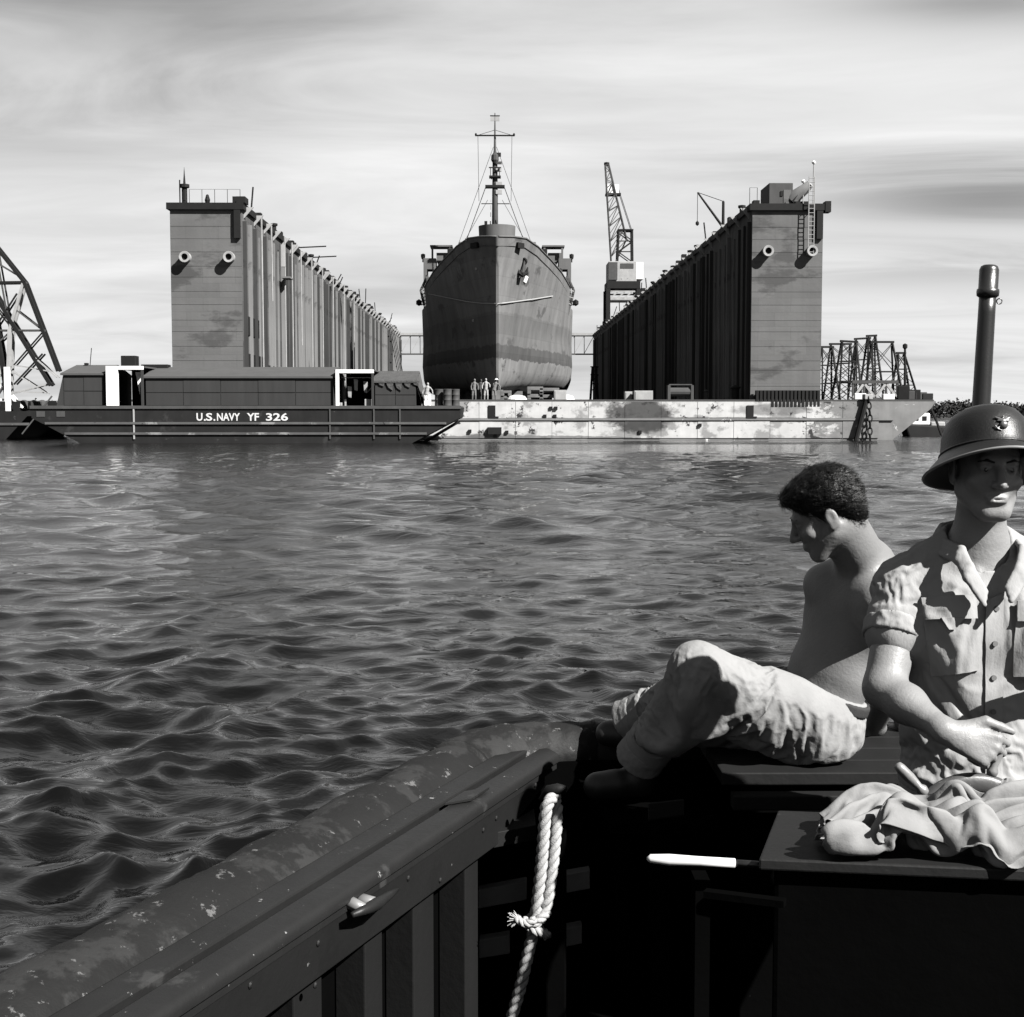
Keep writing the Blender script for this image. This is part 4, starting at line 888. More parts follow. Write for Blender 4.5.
MB().tube([Vector((W(905,400,112.4).x,112.4,DECK+0.01)), W(905,347,112.4)], [0.12,0.09], 8).build('pole', M_['dark'], dn)
MB().lathe([(0.1,0),(0.2,0.1),(0.2,0.35),(0.05,0.45)], W(905,349,112.4), 8).build('lamp', M_['dark'], dn)
# anchor chain and hawser hanging over the front of the pontoon
def chain(label, pts, w_, name='anchor_chain'):
    t = thing(name, label, 'chain', pts[-1]); P = [Vector(q) for q in pts]
    L_ = sum((b-a).length for a, b in zip(P, P[1:])); n = max(3, int(L_/(w_*1.35)))
    mb = MB(); n_ = 10
    loop = [Vector((math.cos(2*math.pi*i/n_)*w_*0.5, 0, math.sin(2*math.pi*i/n_)*w_*0.95)) for i in range(n_)]
    mb.tube(loop + [loop[0]], w_*0.17, 5, False); me = mb.mesh('chain_link', smooth=True); me.materials.append(M_['dark'])
    for i in range(n):
        d = L_*(i+0.5)/n; k = 0
        while k < len(P)-2 and d > (P[k+1]-P[k]).length: d -= (P[k+1]-P[k]).length; k += 1
        c = P[k] + (P[k+1]-P[k]).normalized()*d
        o = link('chain_link', me, None, t); o.location = c - t.location
        qz = (P[k+1]-P[k]).to_track_quat('Z', 'Y'); o.rotation_mode = 'QUATERNION'
        from mathutils import Quaternion
        o.rotation_quaternion = qz @ Quaternion((0,0,1), (i % 2)*math.pi/2)
yc = DY-1.0
chain('heavy anchor chain hanging straight down the right pontoon side', [W(868,396,yc-0.1), W(870,415,yc-0.1), W(870,441,yc-0.1)], 0.34)
tb = MB().tube([W(867,398,yc), W(855,438,yc)+Vector((0,-0.2,-0.3))], 0.20, 8).build('hawser', M_['dark'], None); tag(tb, 'thick dark hawser slanting down beside the anchor chain', 'rope')
chp = MB().box(W(864,398,yc).x, W(872,398,yc).x, yc-0.25, yc+0.6, DECK+0.125, DECK+0.55).build('chain_stopper', M_['light'], None, bevel=0.05); tag(chp, 'pale chain stopper on the deck edge above the anchor chain', 'stopper')
hw = MB().tube([W(928,402,111), W(936,420,111), W(942,434,111)+Vector((0,0,-0.2))], 0.10, 6).build('hawser', M_['dark'], None); tag(hw, 'dark hawser hanging off the raked pontoon end', 'rope')
# launch lying beyond the end of the pontoon
ly = 128.0; q = W(922, 431, ly)
lb = thing('moored_launch', 'small dark launch with white cabin moored off the dock end', 'boat', (q.x, ly, 0))
x0 = W(903, 431, ly).x; x1 = W(948, 431, ly).x
MB().prism([(x0-0.2,1.15),(x0+0.4,-0.4),(x1-1.4,-0.4),(x1-0.2,0.9)], 'y', ly-1, ly+1).build('hull', M_['barge'], lb, bevel=0.15)
cb = MB().box(x0+0.5, x0+2.3, ly-0.8, ly+0.8, 1.02, 2.15).build('cabin', M_['white'], lb, bevel=0.15)
for i in range(2): MB().box(x0+0.8+i*0.75, x0+1.2+i*0.75, ly-0.84, ly-0.80, 1.45, 1.85).build('window', M_['glass'], cb)
MB().box(x0+2.4, x1-0.5, ly-0.7, ly+0.7, 0.9, 1.35).build('engine_cover', M_['light'], lb, bevel=0.1)
# gear on the pontoon deck between ship and right wall
gear = [(517,1.6,0.5,'white','white canvas-covered lump on the deck right of the ship stem'), (549,1.6,1.1,'timber','timber stack under the ship bow, right side'), (566,1.4,0.55,'white','white canvas-covered lump beneath the ship bilge'),
        (560,1.0,0.9,'light','pale box beside the white lump under the bilge'), (535,1.3,1.2,'timber','timber crib just right of the ship stem'), (506,0.9,0.9,'timber','timber crib under the ship stem'),
        (643,1.5,0.85,'light','pale square crate on the deck before the dark right wall'), (680,1.9,1.3,'steel','tall grey winch frame on the deck before the dark right wall'), (706,0.5,1.0,'steel','thin grey bollard by the dark right wall'), (735,1.0,1.3,'dark','dark drum-shaped gear near the right wall foot'), (628,0.6,0.8,'light','small pale pump left of the square crate')]
for i, (px, w_, h, mt, lab) in enumerate(gear):
    Y = 111.5 + (i % 3)*1.2; q = W(px, 400, Y); z0 = DECK + (0.005 if Y > 110 else 0.12)
    mb = MB()
    if i in (0, 2): mb.lathe([(w_*0.5,0),(w_*0.52,h*0.3),(w_*0.40,h*0.8),(w_*0.15,h)], (0,0,0), 14)
    elif i == 7:
        for sx_ in (-1, 1): mb.box(sx_*w_/2-0.12, sx_*w_/2+0.12, -0.4, 0.4, 0, h)
        mb.tube([(-w_/2,0,h*0.6),(w_/2,0,h*0.6)], 0.38, 12); mb.box(-w_/2,w_/2,-0.3,0.3,h*1.0,h*1.08)
    elif i in (8, 9): mb.lathe([(w_*0.4,0),(w_*0.3,h*0.2),(w_*0.3,h*0.75),(w_*0.5,h*0.85),(w_*0.1,h)], (0,0,0), 12)
    elif i in (1, 4, 5):
        for r_ in range(4):
            for c_ in range(2):
                if r_ % 2: mb.box(-w_/2, w_/2, -0.6+c_*0.85, -0.3+c_*0.85, r_*h/4, (r_+1)*h/4-0.01)
                else: mb.box(-w_/2+c_*(w_-0.3), -w_/2+c_*(w_-0.3)+0.3, -0.7, 0.7, r_*h/4, (r_+1)*h/4-0.01)
    else: mb.box(-w_/2, w_/2, -0.5, 0.5, 0, h).box(-w_/2+0.08, w_/2-0.08, -0.54, -0.502, 0.08, h-0.08)
    nm = ['canvas_bundle','timber_stack','canvas_bundle','supply_box','timber_crib','timber_crib','supply_crate','deck_winch','deck_bollard','cable_drum','deck_pump'][i]
    o = mb.build(nm, M_[mt], None, bevel=0.03); o.location = (q.x, Y, z0); tag(o, lab, nm.split('_')[-1])
sg = thing('staging_tower', 'slim lattice staging tower between the ship and the right wall', 'scaffold', (W(593,400,200).x, 200, DECK+0.01))
for a_, b_ in ((590,592.5),(598,596)):
    for dy in (-1, 1): MB().beam(Vector((W(a_,400,200).x, 200+dy, DECK+0.01)), W(b_,367,200)+Vector((0,dy,0)), 0.2).build('leg', M_['dark'], sg)
for py in (367, 375, 384):
    MB().beam(W(590,py,200)+Vector((0,-1,0)), W(598,py,200)+Vector((0,-1,0)), 0.16).build('rail', M_['dark'], sg)
    MB().beam(W(590,py+8,200)+Vector((0,-1,0)), W(598,py,200)+Vector((0,-1,0)), 0.12).build('brace', M_['dark'], sg)
# ------------------------------------------------------------ sculpting: smooth unions on a grid, meshed by surface nets
_tab = np.random.default_rng(3).random(65536).astype(np.float32)
def vnoise(P):
    P = np.asarray(P, np.float64); i = np.floor(P).astype(np.int64); f = P - i; f = f*f*(3-2*f); r = 0
    for dx in (0, 1):
        for dy in (0, 1):
            for dz in (0, 1):
                h = ((i[:,0]+dx)*73856093 ^ (i[:,1]+dy)*19349663 ^ (i[:,2]+dz)*83492791) & 65535
                r = r + _tab[h]*(f[:,0] if dx else 1-f[:,0])*(f[:,1] if dy else 1-f[:,1])*(f[:,2] if dz else 1-f[:,2])
    return r
def fbm(P, o=3): return sum(vnoise(P*2**k + 17*k)/2**k for k in range(o)) / sum(1/2**k for k in range(o))
def smooth01(x, a, b): t = np.clip((x-a)/(b-a), 0, 1); return t*t*(3-2*t)

class Sdf:
    def __init__(s, lo, hi, h):
        s.lo = np.array(lo, float); s.h = h; s.n = np.ceil((np.array(hi)-s.lo)/h).astype(int)+1
        s.F = np.full(s.n, 0.15, np.float32); s.ax = [(s.lo[i] + h*np.arange(s.n[i])).astype(np.float32) for i in range(3)]
    def _put(s, fun, lo, hi, k, op):
        m = k + 2*s.h + 0.004; sl = []
        for i in range(3):
            a = int(max(0, math.floor((lo[i]-m-s.lo[i])/s.h))); b = int(min(s.n[i], math.ceil((hi[i]+m-s.lo[i])/s.h)+1))
            if b <= a: return s
            sl.append(slice(a, b))
        X, Y, Z = np.meshgrid(s.ax[0][sl[0]], s.ax[1][sl[1]], s.ax[2][sl[2]], indexing='ij', sparse=True)
        d = fun(X, Y, Z); F = s.F[tuple(sl)]
        if op == 'u':
            h = np.clip(0.5+0.5*(d-F)/k, 0, 1); s.F[tuple(sl)] = d*(1-h) + F*h - k*h*(1-h)
        else:
            d = -d; h = np.clip(0.5-0.5*(d-F)/k, 0, 1); s.F[tuple(sl)] = d*(1-h) + F*h + k*h*(1-h)
        return s
    def cone(s, a, b, ra, rb=None, k=0.01, flat=None, op='u'):
        rb = ra if rb is None else rb; a = np.array(a, float); b = np.array(b, float); ab = b-a; l2 = max(ab@ab, 1e-9); rm = max(ra, rb)
        if flat is not None: fn = np.array(flat[0], float); fn /= np.linalg.norm(fn); fs = flat[1]
        def fun(X, Y, Z):
            x, y, z = X-a[0], Y-a[1], Z-a[2]; t = np.clip((x*ab[0]+y*ab[1]+z*ab[2])/l2, 0, 1)
            x = x-t*ab[0]; y = y-t*ab[1]; z = z-t*ab[2]
            if flat is not None:
                c = (x*fn[0]+y*fn[1]+z*fn[2])*(fs-1); x = x+c*fn[0]; y = y+c*fn[1]; z = z+c*fn[2]
            return (np.sqrt(x*x+y*y+z*z) - (ra+t*(rb-ra))).astype(np.float32)
        lo = np.minimum(a, b)-rm; hi = np.maximum(a, b)+rm
        return s._put(fun, lo, hi, k, op)
    def ell(s, c, r, k=0.01, Rm=None, op='u'):
        c = np.array(c, float); r = np.array(r, float); Rm = np.eye(3) if Rm is None else np.array(Rm)   # columns: local axes in world
        def fun(X, Y, Z):
            x, y, z = X-c[0], Y-c[1], Z-c[2]
            q = [x*Rm[0][i]+y*Rm[1][i]+z*Rm[2][i] for i in range(3)]
            k0 = np.sqrt(sum((q[i]/r[i])**2 for i in range(3))); k1 = np.sqrt(sum((q[i]/r[i]**2)**2 for i in range(3)))
            return (k0*(k0-1)/np.maximum(k1, 1e-6)).astype(np.float32)
        e = np.sqrt(((Rm*r)**2).sum(1))
        return s._put(fun, c-e, c+e, k, op)
    def chain(s, pts, rs, k=0.01, flat=None):
        for i in range(len(pts)-1): s.cone(pts[i], pts[i+1], rs[i], rs[i+1], k, flat)
        return s
    def half(s, p, n, k=0.004):      # cut away everything on the side the normal points to
        p = np.array(p, float); n = np.array(n, float); n /= np.linalg.norm(n)
        def fun(X, Y, Z): return (-((X-p[0])*n[0]+(Y-p[1])*n[1]+(Z-p[2])*n[2])).astype(np.float32)
        X, Y, Z = np.meshgrid(*s.ax, indexing='ij', sparse=True); s.F = np.maximum(s.F, -fun(X, Y, Z)); return s
    def net(s):
        F = s.F; ins = F < 0; c = np.zeros(np.array(F.shape)-1, np.int8)
        offs = [(i,j,k) for i in (0,1) for j in (0,1) for k in (0,1)]
        nx, ny, nz = c.shape
        for i,j,k in offs: c += ins[i:nx+i, j:ny+j, k:nz+k]
        mixed = (c > 0) & (c < 8); ci = np.argwhere(mixed); N = len(ci); idx = np.full(c.shape, -1, np.int32); idx[mixed] = np.arange(N)
        acc = np.zeros((N,3)); cnt = np.zeros(N)
        val = {o: F[ci[:,0]+o[0], ci[:,1]+o[1], ci[:,2]+o[2]] for o in offs}
        for o in offs:
            for ax in range(3):
                if o[ax]: continue
                o2 = list(o); o2[ax] = 1; o2 = tuple(o2); f1, f2 = val[o], val[o2]; m = (f1 < 0) != (f2 < 0)
                t = f1[m]/(f1[m]-f2[m]); p = np.tile(np.array(o, float), (m.sum(),1)); p[:,ax] += t; acc[m] += p; cnt[m] += 1
        V = s.lo + s.h*(ci + acc/cnt[:,None]); Q = []
        def emit(e, low, cells):
            q = np.stack([idx[tuple(e[:,a]+d[a] for a in range(3))] for d in cells], 1)
            q[~low] = q[~low][:, ::-1]; Q.append(q)
        I = ins[:-1,1:-1,1:-1] != ins[1:,1:-1,1:-1]; e = np.argwhere(I)+[0,1,1]; emit(e, ins[e[:,0],e[:,1],e[:,2]], [(0,-1,-1),(0,0,-1),(0,0,0),(0,-1,0)])
        I = ins[1:-1,:-1,1:-1] != ins[1:-1,1:,1:-1]; e = np.argwhere(I)+[1,0,1]; emit(e, ins[e[:,0],e[:,1],e[:,2]], [(-1,0,-1),(-1,0,0),(0,0,0),(0,0,-1)])
        I = ins[1:-1,1:-1,:-1] != ins[1:-1,1:-1,1:]; e = np.argwhere(I)+[1,1,0]; emit(e, ins[e[:,0],e[:,1],e[:,2]], [(-1,-1,0),(0,-1,0),(0,0,0),(-1,0,0)])
        return V, np.vstack(Q)
def vnormals(V, Q):
    n = np.cross(V[Q[:,2]]-V[Q[:,0]], V[Q[:,3]]-V[Q[:,1]]); N = np.zeros_like(V)
    for i in range(4): np.add.at(N, Q[:,i], n)
    return N/np.maximum(np.linalg.norm(N, axis=1), 1e-12)[:,None]
def relax(V, Q, it=1, w=0.5):
    E = np.vstack([Q[:,[0,1]],Q[:,[1,2]],Q[:,[2,3]],Q[:,[3,0]]])
    cnt = np.bincount(E[:,0], minlength=len(V)) + np.bincount(E[:,1], minlength=len(V))
    for _ in range(it):
        S = np.zeros_like(V)
        for a in range(3):
            S[:,a] = np.bincount(E[:,0], V[E[:,1],a], len(V)) + np.bincount(E[:,1], V[E[:,0],a], len(V))
        V = V + w*(S/np.maximum(cnt,1)[:,None] - V)
    return V
def sculpt(sdf, name, mat, parent, disp=None, it=2):
    V, Q = sdf.net(); V = relax(V, Q, it)
    if disp is not None:
        Nn = vnormals(V, Q); V = V + Nn*disp(V, Nn)[:,None]; V = relax(V, Q, 1, 0.35)
    o = link(name, fast_mesh(name, V - np.array(root_loc(parent)), Q), mat, parent); return o, V, Q

def frame(fwd, up):
    """columns: x = figure's left, y = backwards, z = up, for a head or trunk looking along fwd"""
    y = -np.array(nrm(fwd)); z = np.array(up, float); z = z - y*(z@y); z /= np.linalg.norm(z); x = np.cross(y, z); return np.stack([x, y, z], 1)

def add_head(s, O, Fm, sc=0.92, neck=None):
    O = np.array(O, float)
    def h(x, y, z): return O + Fm @ (np.array((x, y, z))*sc)
    def E(c, r, k, op='u'): s.ell(h(*c), np.array(r)*sc, k*sc, Fm, op)
    def C(a, b, ra, rb, k): s.cone(h(*a), h(*b), ra*sc, rb*sc, k*sc)
    E((0,.018,.048), (.077,.097,.084), .02); E((0,-.028,-.03), (.062,.066,.085), .035)
    E((0,-.060,-.103), (.027,.024,.02), .03)
    for x in (-1, 1):
        C((x*.056,.002,-.055), (x*.022,-.062,-.104), .018, .017, .025)
        E((x*.044,-.062,-.030), (.021,.019,.017), .02)
    C((-.034,-.083,.020), (.034,-.083,.020), .013, .013, .018)
    for x in (-1, 1):
        E((x*.032,-.100,.000), (.020,.017,.012), .012, 's'); E((x*.031,-.0785,-.001), (.0125,.0125,.0125), .003)
        C((x*.021,-.089,.004), (x*.044,-.082,.003), .0035, .003, .003)
    C((0,-.091,.010), (0,-.115,-.034), .0075, .0115, .010)
    for x in (-1, 1): E((x*.012,-.101,-.037), (.0085,.011,.0085), .006)
    E((0,-.0885,-.0660), (.027,.008,.0056), .009); E((0,-.0880,-.0760), (.023,.009,.0062), .009)
    E((0,-.103,-.0712), (.025,.012,.0016), .002, 's'); E((0,-.098,-.089), (.018,.006,.006), .01, 's')
    for x in (-1, 1):
        E((x*.080,.014,-.008), (.0075,.020,.032), .004); E((x*.090,.012,-.004), (.007,.011,.018), .004, 's'); E((x*.079,.004,-.034), (.006,.010,.010), .006)
    if neck is not None: s.cone(h(0,.022,-.045), neck, .056*sc, .060, .03)
    return h

def add_hand(s, wrist, d, n, side, curl, spread=0.0, sz=1.0, thumb=((0.35,0.6,-0.2),(0.75,0.35,-0.3)), wr=0.026):
    """d along the hand, n out of its back, side towards the thumb; curl = bend of the three finger joints (degrees)"""
    wrist = np.array(wrist, float); d = np.array(nrm(d)); n = np.array(n, float); n -= d*(n@d); n /= np.linalg.norm(n)
    side = np.cross(d, n)*np.sign(np.dot(np.cross(d, n), np.array(side, float)))
    P = lambda a, b, c: wrist + (d*a + side*b + n*c)*sz
    kn = [(.092,.031),(.095,.010),(.090,-.010),(.082,-.029)]; Ls = [(.042,.026,.020),(.046,.029,.021),(.042,.027,.020),(.033,.020,.018)]
    s.cone(P(-.02,0,0), P(.03,0,0), wr*sz, .027*sz, .02, (n, 1.35))
    for (a, b) in kn: s.cone(P(.015,b*.55,0), P(a,b,0), .0165*sz, .0115*sz, .012, (n, 1.15))
    out = []
    for f, (a, b) in enumerate(kn):
        p = P(a, b, 0); ang = 0; cs = curl[f] if isinstance(curl[0], (tuple, list)) else curl
        r = [.0105,.0095,.0085,.007] if f < 3 else [.0092,.0083,.0075,.0062]
        sd_ = side*spread*(1.5-f)
        for j in range(3):
            ang += math.radians(cs[j]); dr = d*math.cos(ang) - n*math.sin(ang) + sd_*(1 if j == 0 else 0.3); dr /= np.linalg.norm(dr)
            q = p + dr*Ls[f][j]*sz; s.cone(p, q, r[j]*sz, r[j+1]*sz, .0035); p = q
        out.append(p)
    # thumb: leaves the side of the palm near its base
    t0 = P(.022,.024,-.006); dirs = [d*t[0]+side*t[1]+n*t[2] for t in thumb]; dirs = [x/np.linalg.norm(x) for x in dirs]
    t1 = t0 + dirs[0]*.046*sz; t2 = t1 + dirs[1]*.034*sz; t3 = t2 + dirs[-1]*.026*sz
    s.cone(t0, t1, .0165*sz, .0125*sz, .010); s.cone(t1, t2, .0120*sz, .0105*sz, .004); s.cone(t2, t3, .0105*sz, .008*sz, .004)
    return out
# ------------------------------------------------------------ the launch the camera stands in
AX = Vector((math.sin(R(23)), math.cos(R(23)), 0)); NX = Vector((math.cos(R(23)), -math.sin(R(23)), 0)); OA = Vector((0.168, 4.0, 0))
B = lambda t, n, z: OA + AX*t + NX*n + Vector((0,0,z))
def Wp(px, py, n):                  # pixel -> point on the upright plane n metres inboard of the rail edge
    a = W(px, py, 1.0) - CAM; k = (OA + NX*n - CAM).dot(NX) / a.dot(NX); return CAM + a*k
launch = thing('motor_launch', 'dark wooden motor launch with canvas-covered gunwale, seen from inside towards its stern', 'boat', (0.9, 2.5, 0.0))
STERN = [Vector((0.10,4.16,0)), Vector((0.62,4.17,0)), Vector((1.25,4.16,0)), Vector((1.85,4.03,0)), Vector((2.42,3.62,0)), Vector((2.93,2.95,0))]
# canvas-covered fender roll along the side
def roll(pts, r, name, n=22, wob=0.006, seed=1):
    g = random.Random(seed); mb = MB(); P = []; m = 220
    L_ = [0]
    for a, b in zip(pts, pts[1:]): L_.append(L_[-1] + (b-a).length)
    for i in range(m+1):
        d = L_[-1]*i/m; k = 0
        while k < len(pts)-2 and d > L_[k+1]: k += 1
        P.append(pts[k].lerp(pts[k+1], (d-L_[k])/(L_[k+1]-L_[k])))
    rr = [r*(1 + 0.03*math.sin(i*0.45+seed) + g.uniform(-0.012, 0.012)) for i in range(m+1)]
    mb.tube(P, rr, 36)
    V_ = np.array(mb.v); C_ = np.repeat(np.array([tuple(p) for p in P]), 36, 0); D_ = V_[:len(C_)]-C_; D_ /= np.linalg.norm(D_, axis=1)[:,None]
    k_ = 0.010*(fbm(V_[:len(C_)]*np.array((7,7,14)), 4)-.5) + 0.005*(1-np.abs(2*fbm(V_[:len(C_)]*18+5, 2)-1)-.6)
    V_[:len(C_)] += D_*k_[:,None]; mb.v = [tuple(p) for p in V_]; return mb
z_r = 1.070
c0, c1 = B(-0.12, -0.243, z_r), B(-6.2, -0.243, z_r)
roll([c1, c0], 0.118, 'fender').build('canvas_fender', M_['canvas'], launch, True)
# bend of the canvas round the corner
k0 = B(-0.15, -0.243, z_r); k3 = Vector((0.30, 4.175, 1.118))
bend = []
for i in range(16):
    t = i/15; p1 = B(0.02, -0.235, z_r+0.02); p2 = Vector((0.12, 4.18, 1.11))
    bend.append(k0*(1-t)**3 + p1*3*t*(1-t)**2 + p2*3*t*t*(1-t) + k3*t**3)
MB().tube(bend, [0.121 - 0.040*smooth01(i/15, 0.15, 1.0) + 0.003*math.sin(i*2.1) for i in range(16)], 22).build('canvas_fender', M_['canvas'], launch, True)
st = [k3 + Vector((-0.02,0,0))] + [Vector((p.x, p.y+0.005, 1.115)) for p in STERN[1:]]
roll(st, 0.079, 'fender', seed=4).build('canvas_fender', M_['canvas'], launch, True)
for t in (-0.16,):      # seam lap
    MB().tube([B(t-0.012, -0.243, z_r), B(t+0.012, -0.243, z_r)], 0.1235, 22).build('canvas_lap', M_['canvas'], launch, True)
for x in (0.29, 0.40):
    MB().tube([(x,4.178,1.117),(x+0.012,4.178,1.117)], 0.083, 18).build('canvas_lap', M_['canvas'], launch, True)
stb = [B(-6.2, 3.2, z_r), STERN[-1]+Vector((0.05,-0.08,z_r))]
roll(stb, 0.118, 'fender', seed=9).build('canvas_fender', M_['canvas'], launch, True)
# rail: outer flat strip, groove, inner rounded moulding
t0, t1 = -6.2, 0.05
MB().hexa([B(t0,-0.150,1.09),B(t0,-0.086,1.09),B(t1,-0.086,1.09),B(t1,-0.150,1.09),B(t0,-0.150,1.150),B(t0,-0.086,1.146),B(t1,-0.086,1.146),B(t1,-0.150,1.150)]).build('rail_cap', M_['rail'], launch, bevel=0.006)
MB().hexa([B(t0,-0.088,1.09),B(t0,-0.066,1.09),B(t1,-0.066,1.09),B(t1,-0.088,1.09),B(t0,-0.088,1.126),B(t0,-0.066,1.126),B(t1,-0.066,1.126),B(t1,-0.088,1.126)]).build('rail_groove', M_['inner'], launch)
sec = [(-0.068,1.09),(-0.068,1.136),(-0.062,1.142),(-0.040,1.1435),(-0.012,1.141),(-0.001,1.135),(0.004,1.124),(0.004,1.112),(-0.004,1.104),(-0.004,1.09)]
mb = MB(); ns = len(sec)
mb.poly([B(t0,n,z) for n, z in sec] + [B(t1-0.02 + (0.02 if n < -0.03 else 0.0), n, z) for n, z in sec], [(i, (i+1) % ns, (i+1) % ns+ns, i+ns) for i in range(ns)] + [tuple(range(ns))[::-1], tuple(range(ns, 2*ns))])
mb.build('rail_moulding', M_['rail'], launch, autos=40)
# splice in the moulding, bolts, coaming board
e0 = Wp(497, 859, -0.008); e1 = Wp(545, 772, -0.008)
te = (e0-OA).dot(AX); tf = (e1-OA).dot(AX); zb = 0.988
prof = [(t0, zb), (te, zb), (tf, 1.06), (tf, 1.094), (t0, 1.094)]
mb = MB(); mb.poly([B(t,-0.008,z) for t, z in prof] + [B(t,-0.040,z) for t, z in prof], [(0,1,2,3,4),(9,8,7,6,5)] + [(i, i+5, (i+1) % 5+5, (i+1) % 5) for i in range(5)])
cb = mb.build('coaming_board', M_['board'], launch, bevel=0.003)
bolt = MB().lathe([(0.0075,0),(0.0075,0.002),(0.004,0.0045)], (0,0,0), 10)
bm_ = bolt.mesh('bolt', smooth=False); bm_.materials.append(M_['board'])
rotB = Matrix((( AX.x, 0, NX.x), (AX.y, 0, NX.y), (0, 1, 0))).to_4x4()
for px, py in ((483,815),(496,818),(483,830),(535,785),(405,862),(408,878),(318,943),(315,985),(440,880),(250,985)):
    q = Wp(px, py, -0.008); o = link('bolt', bm_, None, cb); o.matrix_local = Matrix.Translation(q - launch.location) @ rotB
MB().hexa([B(-0.62,-0.066,1.1465),B(-0.50,-0.066,1.1465),B(-0.44,-0.02,1.1465),B(-0.56,-0.02,1.1465),B(-0.62,-0.066,1.152),B(-0.50,-0.066,1.152),B(-0.44,-0.02,1.1525),B(-0.56,-0.02,1.1525)]).build('rail_splice', M_['rail'], launch)
# horn cleat on the coaming
q0, q1 = Wp(352, 915, 0.030), Wp(398, 889, 0.022); qm = q0.lerp(q1, 0.45)
MB().tube([q0, q0.lerp(q1,0.25)+NX*0.008, qm+NX*0.010, q0.lerp(q1,0.75)+NX*0.004, q1], [0.006,0.012,0.014,0.010,0.004], 12).build('horn_cleat', M_['rail'], launch, True)
MB().tube([qm+NX*0.01, qm-NX*0.042], [0.012,0.018], 10).build('cleat_foot', M_['brass'], launch, True)
MB().tube([q0.lerp(q1,0.22)+NX*0.01, q0.lerp(q1,0.22)-NX*0.042+Vector((0,0,0.012))], [0.010,0.016], 10).build('cleat_foot', M_['brass'], launch, True)
# inner skin and frames below the coaming
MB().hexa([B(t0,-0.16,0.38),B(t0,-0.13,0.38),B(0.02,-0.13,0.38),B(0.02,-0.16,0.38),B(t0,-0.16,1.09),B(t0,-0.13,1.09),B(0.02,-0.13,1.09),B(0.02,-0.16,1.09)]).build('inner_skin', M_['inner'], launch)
for i in range(18):
    t = te - 0.03 - i*0.275; w_ = 0.115 if i % 2 else 0.085
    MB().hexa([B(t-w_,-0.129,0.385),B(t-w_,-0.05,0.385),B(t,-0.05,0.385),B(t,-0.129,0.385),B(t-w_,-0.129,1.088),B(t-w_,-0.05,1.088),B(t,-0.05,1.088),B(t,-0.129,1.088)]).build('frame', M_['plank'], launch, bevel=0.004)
# battens and corner knee by the stern quarter
for (p0, p1), (p2, p3) in ((((478,890),(527,881)), ((556,876),(590,870))), (((479,940),(510,935)), ((552,931),(582,925)))):
    for a, b in ((p0, p1), (p2, p3)):
        u, v = W(*a, 3.78), W(*b, 3.80); MB().hexa([u-Vector((0,0,0.055)), v-Vector((0,0,0.055)), v+Vector((0,0.04,-0.055)), u+Vector((0,0.04,-0.055)), u, v, v+Vector((0,0.04,0)), u+Vector((0,0.04,0))]).build('batten', M_['slat'], launch, bevel=0.003)
u, v, w_ = W(493, 833, 3.62), W(536, 825, 3.68), W(534, 808, 3.86)
dn = Vector((0,0,0.042))
MB().poly([u,v,w_,u-dn,v-dn,w_-dn], [(0,1,2),(5,4,3),(0,3,4,1),(1,4,5,2),(2,5,3,0)]).build('corner_knee', M_['deckp'], launch, bevel=0.002)
MB().beam(W(541,803,3.98)+Vector((-0.05,0.03,-0.9)), W(541,770,3.98)+Vector((-0.05,0.03,0.0)), 0.10, 0.08).build('stern_post', M_['inner'], launch)
# hull skin, floor
OUT = [B(-6.2,-0.22,0)] + [B(-0.1,-0.22,0)] + [p + Vector((0,0.02,0)) for p in STERN] + [B(-6.2,3.2,0)]
for a, b in zip(OUT, OUT[1:] + OUT[:1]):
    d = (b-a).normalized(); nn = Vector((d.y,-d.x,0))*0.03
    MB().hexa([a-nn+Vector((0,0,-0.45)), b-nn+Vector((0,0,-0.45)), b+nn+Vector((0,0,-0.45)), a+nn+Vector((0,0,-0.45)), a-nn+Vector((0,0,1.08)), b-nn+Vector((0,0,1.08)), b+nn+Vector((0,0,1.08)), a+nn+Vector((0,0,1.08))]).build('hull_side', M_['board'], launch)
cen = sum(OUT, Vector())/len(OUT)
fl = [p.lerp(cen, 0.02) for p in OUT]
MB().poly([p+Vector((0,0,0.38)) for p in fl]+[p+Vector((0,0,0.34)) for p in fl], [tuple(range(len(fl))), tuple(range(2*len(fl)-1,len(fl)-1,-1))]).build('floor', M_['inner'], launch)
# starboard rail and coaming
MB().hexa([B(-6.2,2.98,0.95),B(-6.2,3.08,0.95),B(-0.1,3.08,0.95),B(-0.1,2.98,0.95),B(-6.2,2.98,1.15),B(-6.2,3.08,1.15),B(-0.1,3.08,1.15),B(-0.1,2.98,1.15)]).build('rail_cap', M_['rail'], launch)
# stern coaming and deck
for a, b in zip(STERN, STERN[1:]):
    a2, b2 = a+Vector((0,-0.07,0)), b+Vector((0,-0.07,0))
    MB().hexa([a2+Vector((0,-0.02,0.4)), b2+Vector((0,-0.02,0.4)), b2+Vector((0,0.02,0.4)), a2+Vector((0,0.02,0.4)), a2+Vector((0,-0.02,1.098)), b2+Vector((0,-0.02,1.098)), b2+Vector((0,0.02,1.098)), a2+Vector((0,0.02,1.098))]).build('stern_coaming', M_['inner'], launch)
SD = 1.190
def slab(pts, z0, z1, name, mat, bev=0.004):
    n = len(pts); mb = MB(); mb.poly([(x,y,z0) for x,y in pts]+[(x,y,z1) for x,y in pts], [tuple(range(n))[::-1], tuple(range(n,2*n))]+[(i,(i+1) % n,(i+1) % n+n,i+n) for i in range(n)])
    return mb.build(name, M_[mat], launch, bevel=bev)
